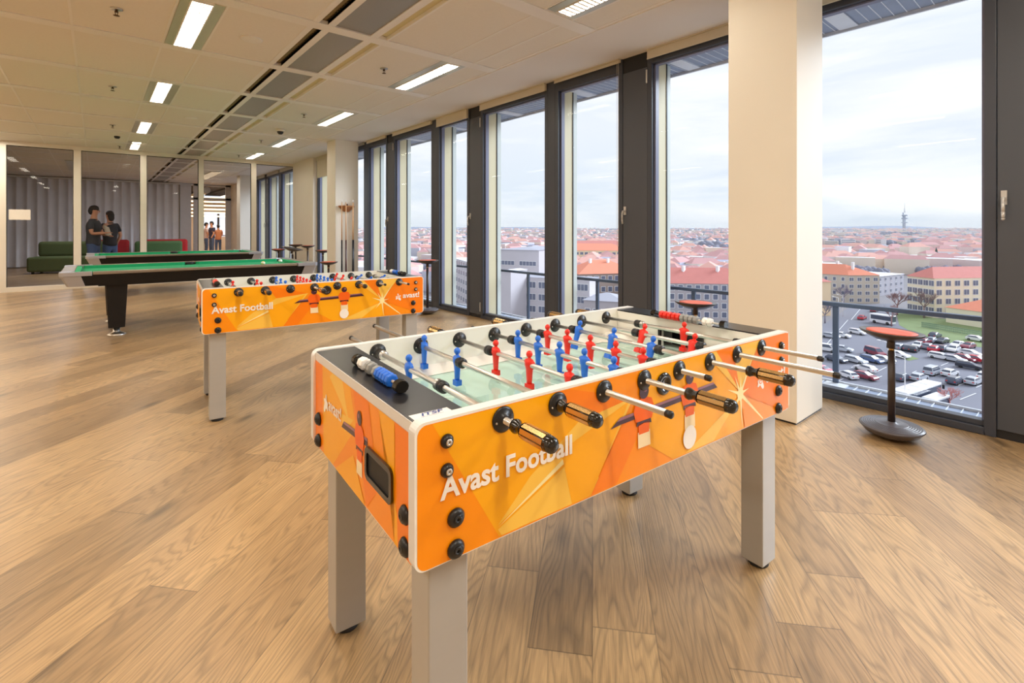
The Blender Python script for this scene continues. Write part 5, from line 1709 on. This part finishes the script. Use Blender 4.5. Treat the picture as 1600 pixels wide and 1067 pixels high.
# third window
block('brown house with an orange hipped roof beyond the balcony rail', 'house', quad(at_d(905, 428, 160), at_d(1000, 428, 165), 16), -13.2, -9.2, W_brown, Rf_or, [(0, 9, 4, 1.3, 1.5, -26, -15.5)], chim=((0.3, 0.4, 0.5, 0.6), (0.6, 0.4, 0.5, 0.6)))
block('low wide building with a long red roof in the middle distance', 'building', quad(at_d(870, 390, 420), at_d(985, 392, 410), 30), -16.5, -11.0, W_peach, Rf_or, [(0, 16, 2, 2.4, 2.0, -25, -20)])
block('second long red roof behind the first in the middle distance', 'building', quad(at_d(885, 384, 520), at_d(985, 384, 520), 26), -16, -11, W_peach, Rf_red, [])
# office complex
block('upper grey office block with a wide window band', 'office block', quad(at_d(775, 388, 166), at_d(842, 388, 158), 22), -5.4, -4.6, W_conc, Rf_grey, [(0, 2, 3, 6.0, 1.3, -17.0, -10.4)], name='office_building')
block('large pale office building with rows of ribbon windows below the upper block', 'office building', quad(at_d(783, 433, 148), at_d(921, 433, 136), 9), -12.6, -12.2, W_conc, Rf_grey, [(0, 7, 4, 2.9, 1.7, -26.0, -15.6)], name='office_building')
block('pale stair tower at the left end of the office building', 'stair tower', quad(at_d(783, 424, 140), at_d(798, 424, 138), 8), -10.4, -10.0, W_conc, Rf_white, [], name='stair_tower')
block('office wing with small square windows receding to the left', 'office wing', quad(at_d(709, 403, 212), at_d(748, 403, 172), 18), -11.0, -10.2, W_conc, Rf_white, [(0, 10, 5, 1.8, 1.7, -27, -13.4)], name='office_building')
block('brownish grey house between the office building and the orange roof', 'house', quad(at_d(912, 458, 132), at_d(975, 458, 128), 10), -17.5, -15.8, W_mauve, Rf_grey, [(0, 5, 2, 1.2, 1.3, -26, -21)])

# television tower on the horizon
r = tag(empty('television_tower', (P5(1413.5, 3700).x, P5(1413.5, 3700).y, terrain(3700))), 'slim television tower with stacked pods on the horizon', 'tower')
M_tow = mat('tower_grey_blue', lin((140, 152, 178)), 0.7)
m = MB(); m.lathe([(7, 0), (6, 60), (5, 70)], (0, 0, 0), 10); m.tube((-9, 0, 0), (-9, 0, 105), 4.2, 4.2, 8); m.tube((9, 0, 0), (9, 0, 105), 4.2, 4.2, 8); m.tube((0, 9, 0), (0, 9, 130), 4.2, 4.2, 8); m.build('shafts', M_tow, r)
for z, w2, h2 in ((52, 17, 8), (82, 17, 9), (104, 15, 9)):
    m = MB(); m.box(-w2, w2, -w2, w2, z, z + h2); m.build('pod', M_tow, r, bevel=1.5)
m = MB(); m.tube((0, 0, 130), (0, 0, 158), 4.5, 4.0, 8); m.tube((0, 0, 158), (0, 0, 205), 2.2, 0.8, 8); m.build('antenna', M_chim, r)

# many small town buildings, distance haze put into their pale colours
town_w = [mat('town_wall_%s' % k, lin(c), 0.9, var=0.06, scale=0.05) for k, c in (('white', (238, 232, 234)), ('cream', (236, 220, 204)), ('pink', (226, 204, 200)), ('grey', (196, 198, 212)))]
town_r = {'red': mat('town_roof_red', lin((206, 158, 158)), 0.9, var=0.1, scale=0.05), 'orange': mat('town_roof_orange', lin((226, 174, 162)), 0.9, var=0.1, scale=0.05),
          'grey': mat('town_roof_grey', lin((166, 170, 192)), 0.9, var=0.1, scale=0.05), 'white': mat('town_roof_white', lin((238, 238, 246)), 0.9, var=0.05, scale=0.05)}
spans = [(562, 605), (622, 676), (700, 735), (780, 856), (886, 972), (1042, 1140), (1284, 1536)]


def town_mesh(m, cx_, cy_, cz_, L_, W_, H_, ang, kind, wi, ri):
    ca, sa = cos(ang), sin(ang)
    def T(x, y, z): return (cx_ + x * ca - y * sa, cy_ + x * sa + y * ca, cz_ + z)
    a, b = L_ / 2, W_ / 2
    V = [T(x, y, z) for z in (-4, H_) for x, y in ((-a, -b), (a, -b), (a, b), (-a, b))]
    m.add(V, [(0, 1, 5, 4), (1, 2, 6, 5), (2, 3, 7, 6), (3, 0, 4, 7)], wi)
    if kind in ('red', 'orange'):
        h = W_ * 0.30
        Rr = [T(-a + b * 0.8, 0, H_ + h), T(a - b * 0.8, 0, H_ + h)]
        m.add(V[4:] + Rr, [(0, 1, 5, 4), (1, 2, 5), (2, 3, 4, 5), (3, 0, 4)], ri)
    else:
        m.add(V[4:], [(0, 1, 2, 3)], ri)
    # darker window rows
    if L_ > 9 and cz_ < G + 3:
        for j in range(int(H_ / 3.2)):
            z = 1.4 + j * 3.2
            for s in (-1, 1):
                m.add([T(-a + 1, s * (b + .06), z), T(a - 1, s * (b + .06), z), T(a - 1, s * (b + .06), z + 1.1), T(-a + 1, s * (b + .06), z + 1.1)], [(0, 1, 2, 3)], 2 if ri == 1 else len(town_w) + 4)


cands = []
for i in range(6500):
    s = rnd.choices(spans, [b - a for a, b in spans])[0]
    px = rnd.uniform(s[0] - 6, s[1] + 6)
    d = math.exp(rnd.uniform(math.log(235), math.log(3900)))
    py = HY + (CAM_H - G) * FPX / d
    if 1280 < px and d < 330: continue
    if 1180 < px < 1440 and 510 < d < 830: continue
    if 1280 < px and 640 > d > 330 and rnd.random() < 0.3: continue
    if 640 < px < 680 and d < 420: continue
    if 700 < px < 860 and d < 260: continue
    if 880 < px < 990 and (d < 215 or 395 < d < 560): continue
    if 1040 < px < 1140 and (d < 190 or 500 < d < 550): continue
    cands.append((d, px))
cands.sort()
kept = []
for d, px in cands:
    p = P5(px, d)
    L_, W_, H_ = rnd.uniform(11, 26), rnd.uniform(8, 12), rnd.uniform(8, 15)
    if d > 1500: L_ *= rnd.uniform(1, 2.2); H_ *= rnd.uniform(.7, 1.2)
    if d < 420: H_ = rnd.uniform(7, 11)
    if all((p - q).length > (L_ + l2) * 0.34 for q, l2 in kept[-260:]):
        kept.append((p, L_))
        kind = rnd.choices(['red', 'orange', 'grey', 'white'], [30, 24, 14, 32] if d < 700 else [20, 12, 22, 46])[0]
        ang = rnd.choice([0.3, 0.9, 1.87, 2.4]) + rnd.uniform(-.15, .15)
        wi = rnd.randrange(4)
        idx = len(kept) - 1
        if idx < 280:
            m = MB(); town_mesh(m, 0, 0, 0 if d < 1500 else 0, L_, W_, H_, ang, kind, 0, 1)
            if d < 700 or True:
                z = terrain(d)
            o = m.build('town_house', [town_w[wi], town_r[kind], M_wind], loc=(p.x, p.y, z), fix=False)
            wname = next((w for (a_, b_), w in zip(spans, ['beside the far pillar', 'behind the tall stool', 'above the office wing', 'above the upper office block', 'above the orange hipped roof', 'left of the near pillar', 'right of the near pillar']) if a_ - 7 <= px <= b_ + 7), '')
            near = 'near' if d < 450 else 'distant'
            lb = '%s %s seen %s' % (near, {'red': 'red-roofed town house', 'orange': 'orange-roofed town house', 'grey': 'grey flat-roofed town building', 'white': 'white flat-roofed town building'}[kind], wname)
            tag(o, lb, 'house', lb.replace('house', 'houses').replace('building', 'buildings'))
        else:
            if idx == 280: mass = MB()
            town_mesh(mass, p.x, p.y, terrain(d), L_, W_, H_, ang, kind, wi, 4 + ['red', 'orange', 'grey', 'white'].index(kind))
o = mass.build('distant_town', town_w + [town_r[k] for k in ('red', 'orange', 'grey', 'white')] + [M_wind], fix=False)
tag(o, 'hazy mass of small roofs of the town reaching to the horizon', 'town', kind='stuff')

# trees: dark winter clumps of the middle distance
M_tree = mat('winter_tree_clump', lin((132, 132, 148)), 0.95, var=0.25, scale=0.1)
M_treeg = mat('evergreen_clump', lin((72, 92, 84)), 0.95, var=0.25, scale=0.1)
tr = MB()
def clump(px, d, s, mi, zoff=0):
    p = P5(px, d)
    for q in range(4):
        a_, r_ = rnd.uniform(0, 6.28), rnd.uniform(0, s * 0.7)
        tr.ball((p.x + r_ * cos(a_), p.y + r_ * sin(a_), terrain(d) + s * rnd.uniform(.2, .5) + zoff), s * rnd.uniform(.22, .38), 6, mi, sc=(1, 1, 1.2))
for i in range(1500):
    s = rnd.choices(spans, [b - a for a, b in spans])[0]
    px = rnd.uniform(*s); d = math.exp(rnd.uniform(math.log(260), math.log(3600)))
    if 1284 < px < 1440 and 510 < d < 830: continue
    if px > 1280 and d < 300: continue
    if px < 860 and d < 260: continue
    for q in range(rnd.randint(2, 5)): clump(px + rnd.uniform(-3, 3) * 300 / d * 2, d * rnd.uniform(.99, 1.01), rnd.uniform(6, 9) if d < 700 else rnd.uniform(9, 16), 0)
for i in range(60): clump(rnd.uniform(1382, 1440), rnd.uniform(1500, 1620), rnd.uniform(14, 24), 0)
for i in range(26): clump(rnd.uniform(1284, 1330), rnd.uniform(840, 900), rnd.uniform(8, 12), 0)
for i in range(40): clump(rnd.uniform(1424, 1458), rnd.uniform(420, 450), rnd.uniform(6, 9), 1)
for i in range(30): clump(rnd.uniform(1380, 1430), rnd.uniform(360, 380), rnd.uniform(4, 7), 0)
for i in range(150): clump(rnd.uniform(1076, 1138), rnd.uniform(480, 1100), rnd.uniform(12, 20), 0)
o = tr.build('distant_trees', [M_tree, M_treeg], fix=False)
tag(o, 'dark clumps of winter trees scattered through the town', 'trees', kind='stuff')


def conifer(px, py, h, label):
    p = at_z(px, py, G)
    r = tag(empty('conifer_tree', (p.x, p.y, G)), label, 'tree')
    m = MB(); m.tube((0, 0, 0), (0, 0, h * 0.3), 0.25, n=8); m.build('trunk', mat('bark', lin((110, 96, 92)), 0.9), r)
    m = MB()
    for i in range(6):
        z = h * (0.12 + 0.14 * i); rr = h * 0.30 * (1 - i / 6.5)
        m.lathe([(rr, z), (rr * 0.45, z + h * 0.12), (0.05, z + h * 0.24)], n=10)
    m.build('crown', M_treeg, r)
conifer(1463, 413.5, 14, 'dark pointed conifer standing behind the school roof')


def bare_tree(px, py, h, label, col=(150, 128, 128), seed=1):
    p = at_z(px, py, G); rr = random.Random(seed)
    r = tag(empty('bare_tree', (p.x, p.y, G)), label, 'tree')
    bk = mat('winter_bark_%d' % col[0], lin(col), 0.9)
    tr_ = MB(); br = MB()
    tr_.tube((0, 0, 0), (0, 0, h * 0.34), h * 0.028, h * 0.02, 8)
    def grow(p0, d, ln, rad, lv):
        p1 = p0 + d * ln
        br.tube(p0, p1, rad, rad * 0.6, 5, caps=False)
        if lv == 0: return
        for i in range(4 if lv > 1 else 5):
            nd = (d + Vector((rr.uniform(-.8, .8), rr.uniform(-.8, .8), rr.uniform(-.15, .55)))).normalized()
            grow(p0.lerp(p1, rr.uniform(.5, 1)), nd, ln * rr.uniform(.55, .8), rad * 0.6, lv - 1)
    for i in range(5):
        a = 2 * pi * i / 5
        grow(Vector((0, 0, h * 0.33)), Vector((cos(a) * .7, sin(a) * .7, 0.8)).normalized(), h * 0.26, h * 0.014, 3)
    tr_.build('trunk', bk, r); br.build('branches', bk, r, fix=False)
bare_tree(1444, 497, 11, 'leafless tree in front of the cream school wall', seed=3)
bare_tree(1402, 492, 10, 'reddish bare tree between the grey block and the school', (158, 120, 120), 5)
bare_tree(1393, 510, 8, 'low reddish bare tree beside the white lorry', (162, 124, 124), 6)
bare_tree(1318, 476, 9, 'bare tree in front of the beige apartment house', (140, 130, 150), 7)
bare_tree(1289, 505, 8, 'bare tree near the peach building', (130, 124, 140), 8)
bare_tree(1484, 640, 4.5, 'pinkish bare bush beside the white coach', (206, 142, 138), 9)
bare_tree(950, 500, 9, 'bare tree below the balcony rail in front of the brownish house', (150, 140, 150), 10)

# fence of the lawn
f = tag(empty('fence', (0, 0, G)), 'low green wire fence along the lawn beside the school', 'fence')
pts = [at_z(px, py, G) for px, py in ((1440, 511), (1465, 515), (1500, 521), (1540, 528))]
M_fen = mat('green_fence', lin((92, 126, 112)), 0.7)
for i in range(3):
    A, B = pts[i], pts[i + 1]; nseg = 8; d = (B - A).normalized() * 0
    m = MB()
    for z in (0.3, 0.9, 1.5): m.tube((A.x, A.y, z), (B.x, B.y, z), 0.05, n=5)
    for q in range(nseg * 3):
        p = A.lerp(B, q / (nseg * 3)); m.tube((p.x, p.y, 0), (p.x, p.y, 1.6), 0.04, n=5)
    m.build('fence_panel', M_fen, f)


def street_lamp(px, py, h, label, arm=(-1.6, 0)):
    p = at_z(px, py, G)
    r = tag(empty('street_lamp', (p.x, p.y, G)), label, 'street lamp')
    rt = Vector((cos(HEAD), -sin(HEAD), 0))
    m = MB(); m.tube((0, 0, 0), (0, 0, h), 0.10, 0.07, 10); m.build('pole', M_chim, r)
    e = rt * arm[0]
    m = MB(); m.tube((0, 0, h), (e.x, e.y, h + 0.5), 0.05, n=8); m.build('arm', M_chim, r)
    m = MB(); m.ball((e.x * 1.15, e.y * 1.15, h + 0.52), 0.22, 10, sc=(1.6, 1.6, .5)); m.build('lamp_head', M_chim, r)
street_lamp(1414, 641, 8.6, 'white street lamp standing in the car park, right of the stool column')
street_lamp(1388, 600, 8.0, 'street lamp seen just left of the stool column')
street_lamp(1310, 498, 7.0, 'street lamp at the roadside near the beige apartment house')
street_lamp(1317, 494, 7.0, 'second street lamp at the roadside, right of its neighbour')


# ------------------------------------------------------------------ vehicles
M_cglass = mat('car_glass', lin((70, 78, 98)), 0.1, spec=0.8)
M_tyre = mat('tyre', (0.02, 0.02, 0.022), 0.8)
M_tail = mat('tail_lamp', lin((220, 60, 60)), 0.4)
CARC = {'white': (240, 240, 244), 'silver': (196, 200, 210), 'dark': (84, 90, 108), 'black': (52, 54, 66), 'red': (206, 44, 62), 'dark red': (150, 62, 78), 'blue': (92, 112, 154), 'grey': (150, 154, 168), 'pink-red': (226, 120, 138)}
SHAPES = {
    'car': ([(-2.15, .30), (-2.15, .80), (-2.02, .98), (-0.95, 1.02), (1.05, .98), (1.95, .82), (2.15, .62), (2.15, .30)], [(-1.95, .98), (-1.45, 1.42), (0.15, 1.45), (1.05, .97)], 1.74, 1.45),
    'estate car': ([(-2.25, .30), (-2.25, .85), (-2.18, 1.0), (1.1, .98), (2.05, .82), (2.25, .62), (2.25, .30)], [(-2.18, .99), (-1.95, 1.46), (0.2, 1.47), (1.1, .97)], 1.76, 1.48),
    'van': ([(-2.3, .32), (-2.3, 1.1), (1.5, 1.08), (2.2, .9), (2.35, .6), (2.35, .32)], [(-2.28, 1.08), (-2.18, 1.84), (0.7, 1.86), (1.55, 1.07)], 1.85, 1.86),
}
_car = {}


def car_proto(kind, colour):
    key = (kind, colour)
    lo, up, W_, H_ = SHAPES[kind]
    mm = mat('car_paint_' + colour.replace(' ', '_'), lin(CARC[colour]), 0.25, var=0.02, coat=0.5)
    b = MB(); h = W_ / 2
    b.prism(lo, -h, h, 'y')
    # cabin tapering inwards
    vs = [(x, s * (h - 0.04 if z < 1.15 else h - 0.24), z) for s in (-1, 1) for x, z in up]
    n = len(up)
    b.add(vs, [tuple(range(n)), tuple(range(2 * n - 1, n - 1, -1))] + [(i, (i + 1) % n, n + (i + 1) % n, n + i) for i in range(n)])
    g = MB()
    for s in (-1, 1):
        q = [(up[0][0] + .22, up[0][1] + .04), (up[1][0] + .10, up[1][1] - .08), (up[2][0] - .02, up[2][1] - .08), (up[3][0] - .20, up[3][1] + .04)]
        g.poly([(x, s * ((h - 0.02) if z < 1.15 else (h - 0.21)), z) for x, z in q])
    for (a, c) in ((up[0], up[1]), (up[3], up[2])):
        sx = -0.025 if a[0] < 0 else 0.025
        p0 = (a[0] * .92 + c[0] * .08 + sx, a[1] * .92 + c[1] * .08); p1 = (a[0] * .14 + c[0] * .86 + sx, a[1] * .14 + c[1] * .86)
        g.poly([(p0[0], -h + .12, p0[1]), (p0[0], h - .12, p0[1]), (p1[0], h - .28, p1[1]), (p1[0], -h + .28, p1[1])])
    return b, g, mm, lo, h


def place_car(px, py, kind, colour, heading, label, group='parked cars'):
    key = (kind, colour)
    p = at_z(px, py, G)
    if key not in _car:
        b, g, mm, lo, h = car_proto(kind, colour)
        r = empty('parked_car')
        b.build('body', mm, r, bevel=0.06); g.build('glazing', M_cglass, r, fix=False)
        t = MB()
        for s in (-1, 1): t.box(lo[0][0] - 0.02, lo[0][0] + 0.02, s * (h - .25) - .14, s * (h - .25) + .14, .62, .82)
        t.build('tail_lamps', M_tail, r)
        wm_ = None
        for x in (-1.35, 1.35):
            for s in (-1, 1):
                w_ = MB(); w_.lathe([(.32, -.10), (.33, 0), (.32, .10), (.17, .11), (0, .08)], (0, 0, 0), 16, ax=(0, s, 0))
                w_.build('wheel', M_tyre, r, loc=(x, s * (h - .10), .33))
        _car[key] = r
    else:
        r = copy_tree(_car[key])
    r.location = (p.x, p.y, G + 0.04); r.rotation_euler = (0, 0, heading)
    tag(r, label, 'car', group)


a, b = at_z(1497.5, 602.5, G), at_z(1507.5, 598.8, G); H1 = atan2(b.y - a.y, b.x - a.x)
a, b = at_z(1323, 562, G), at_z(1353, 569, G); H2 = atan2(b.y - a.y, b.x - a.x)
CARS = [
    (1323, 590, 'car', 'white', H2 + 2.9, 'nearest'), (1352, 580, 'car', 'white', H2 + 3.0, 'nearest'), (1352, 592, 'car', 'dark red', H2, 'nearest'), (1410, 594, 'car', 'dark', H1, 'nearest'),
    (1436, 594, 'car', 'silver', H1, 'nearest'), (1457, 585, 'van', 'silver', H1, 'nearest'), (1484, 587, 'car', 'white', H1, 'nearest'), (1493, 599, 'estate car', 'dark', H1, 'nearest'),
    (1521, 600, 'car', 'silver', H1, 'nearest'), (1538, 592, 'car', 'white', H1 + .1, 'nearest'), (1286, 582, 'car', 'pink-red', H2, 'nearest'),
    (1307, 565, 'car', 'dark', H2, 'middle'), (1337, 567, 'estate car', 'silver', H2, 'middle'), (1362, 566, 'estate car', 'blue', H2, 'middle'), (1381, 566, 'car', 'silver', H2, 'middle'),
    (1367, 555, 'van', 'dark red', H2 - .3, 'middle'), (1404, 558, 'car', 'white', H2, 'middle'), (1470, 561, 'estate car', 'white', H2 + .1, 'middle'), (1491, 565, 'car', 'silver', H2, 'middle'),
    (1508, 564, 'car', 'dark red', H2 - .1, 'middle'), (1528, 566, 'car', 'red', H2 - .1, 'middle'), (1515, 576, 'estate car', 'black', H2 + .2, 'middle'), (1517, 556, 'car', 'white', H2, 'middle'),
    (1298, 528, 'car', 'silver', H2 + .2, 'far'), (1315, 527, 'car', 'white', H2 + .2, 'far'), (1340, 522, 'estate car', 'white', H2, 'far'), (1292, 549, 'van', 'white', H2 + .3, 'far'), (1317, 549, 'car', 'silver', H2 + .3, 'far'),
    (1418, 547, 'car', 'dark', H1 + .3, 'far'), (1434, 543, 'car', 'white', H1 + 3.3, 'far'), (1445, 537, 'car', 'dark red', H1, 'far'), (1457, 535, 'car', 'grey', H1, 'far'), (1472, 536, 'car', 'black', H1 + 3.1, 'far'),
    (1461, 527, 'car', 'dark', H1, 'far'), (1451, 545, 'car', 'grey', H1, 'far'), (1461, 549, 'car', 'red', H1, 'far'), (1474, 548, 'car', 'dark', H1, 'far'), (1490, 549, 'car', 'white', H1 + 3.2, 'far'),
    (1496, 542, 'car', 'white', H1 + 3.1, 'far'), (1513, 544, 'car', 'dark red', H1 + 3.1, 'far'), (1526, 533, 'car', 'white', H2, 'far'), (1406, 546, 'car', 'grey', H1, 'far'),
    (1428, 549, 'car', 'black', H1 + .2, 'far')]
from collections import Counter
_tot = Counter((k, c, row) for (_, _, k, c, _, row) in CARS)
_seen = Counter()
ORD = ['leftmost', 'second from the left', 'third from the left', 'fourth from the left', 'fifth from the left', 'sixth from the left']
for (px, py, k, c, hd, row) in sorted(CARS):
    rowt = {'nearest': 'in the nearest row of the car park', 'middle': 'in the middle rows of the car park', 'far': 'in the far rows of the car park'}[row]
    nt = _tot[(k, c, row)]; ki = _seen[(k, c, row)]; _seen[(k, c, row)] += 1
    extra = '' if nt == 1 else ', ' + ('rightmost' if ki == nt - 1 else ORD[ki]) + ' such'
    place_car(px, py, k, c, hd, '%s %s %s%s' % (c, k, rowt, extra))
place_car(1347, 499, 'car', 'red', H1 + .2, 'red car driving on the road towards the junction', None)
place_car(1366, 487, 'car', 'dark red', H1 + .2, 'dark red car farther up the road at the junction', None)
for i, (px, py, c) in enumerate([(650, 470, 'white'), (655, 455, 'red'), (660, 440, 'white'), (664, 430, 'dark'), (656, 482, 'silver'), (648, 490, 'dark')]):
    place_car(px, py, 'car', c, 1.3, ['white car nearest on the avenue left of the office wing', 'red car on the avenue left of the office wing', 'white car farther up the avenue', 'dark car farthest up the avenue',
              'silver car at the foot of the avenue', 'dark car at the foot of the avenue'][i], None)
# coach, lorry and minibus
def coach(px, py, L_, W_, H_, hd, label, cat, nm):
    p = at_z(px, py, G)
    r = tag(empty(nm, (p.x, p.y, G + 0.04), hd), label, cat)
    mw = mat('coach_white', lin((244, 244, 248)), 0.3, coat=0.4)
    m = MB(); m.box(-L_ / 2, L_ / 2, -W_ / 2, W_ / 2, 0.4, H_); m.build('body', mw, r, bevel=0.18, seg=3)
    m = MB()
    for s in (-1, 1): m.box(-L_ / 2 + .4, L_ / 2 - .3, min(s * W_ / 2, s * (W_ / 2 + .02)), max(s * W_ / 2, s * (W_ / 2 + .02)), H_ * .45, H_ - .35)
    m.box(L_ / 2, L_ / 2 + .03, -W_ / 2 + .15, W_ / 2 - .15, H_ * .35, H_ - .3)
    m.build('glazing', M_cglass, r)
    for x in (-L_ * .28, L_ * .30):
        for s in (-1, 1):
            w_ = MB(); w_.lathe([(.48, -.14), (.5, 0), (.48, .14), (.25, .15), (0, .1)], (0, 0, 0), 16, ax=(0, s, 0)); w_.build('wheel', M_tyre, r, loc=(x, s * (W_ / 2 - .12), .5))
    if L_ > 9:
        m = MB()
        for x in (-3, 0, 3): m.box(x - .8, x + .8, -.7, .7, H_, H_ + .12)
        m.build('roof_hatch', mw, r)
        m = MB()
        for s in (-1, 1): m.box(L_ / 2 + .1, L_ / 2 + .3, s * (W_ / 2 + .15) - .15, s * (W_ / 2 + .15) + .15, 2.2, 2.9)
        m.build('wing_mirror', M_black, r)
coach(1432, 633, 12.0, 2.5, 3.3, H1 - .02, 'white coach parked at the bottom of the car park by the grating', 'coach', 'coach')
coach(1462, 640, 5.2, 2.0, 2.3, H1 - .02, 'white minibus in front of the coach', 'minibus', 'minibus')
coach(1379, 506, 6.5, 2.3, 3.0, H2, 'white box lorry parked above the car park', 'lorry', 'box_lorry')

# thin haze between the town and the horizon
def haze():
    m = bpy.data.materials.new('town_haze'); m.use_nodes = True
    n, l = m.node_tree.nodes, m.node_tree.links
    n.clear()
    o_ = n.new('ShaderNodeOutputMaterial'); v_ = n.new('ShaderNodeVolumeScatter')
    v_.inputs['Density'].default_value = HAZE
    v_.inputs['Color'].default_value = (0.93, 0.96, 1.0, 1)
    l.new(v_.outputs[0], o_.inputs['Volume'])
    b = MB()
    P4 = [P5(400, 90), P5(2300, 90), P5(2300, 6500), P5(400, 6500)]
    b.add([(p.x, p.y, z) for z in (-60, 60) for p in P4], [(0, 1, 2, 3), (4, 5, 6, 7), (0, 1, 5, 4), (1, 2, 6, 5), (2, 3, 7, 6), (3, 0, 4, 7)])
    h = b.build('haze', m)
    tag(h, 'thin pale winter haze lying over the town outside', 'haze', kind='stuff')
HAZE = 1 / 9000
haze()
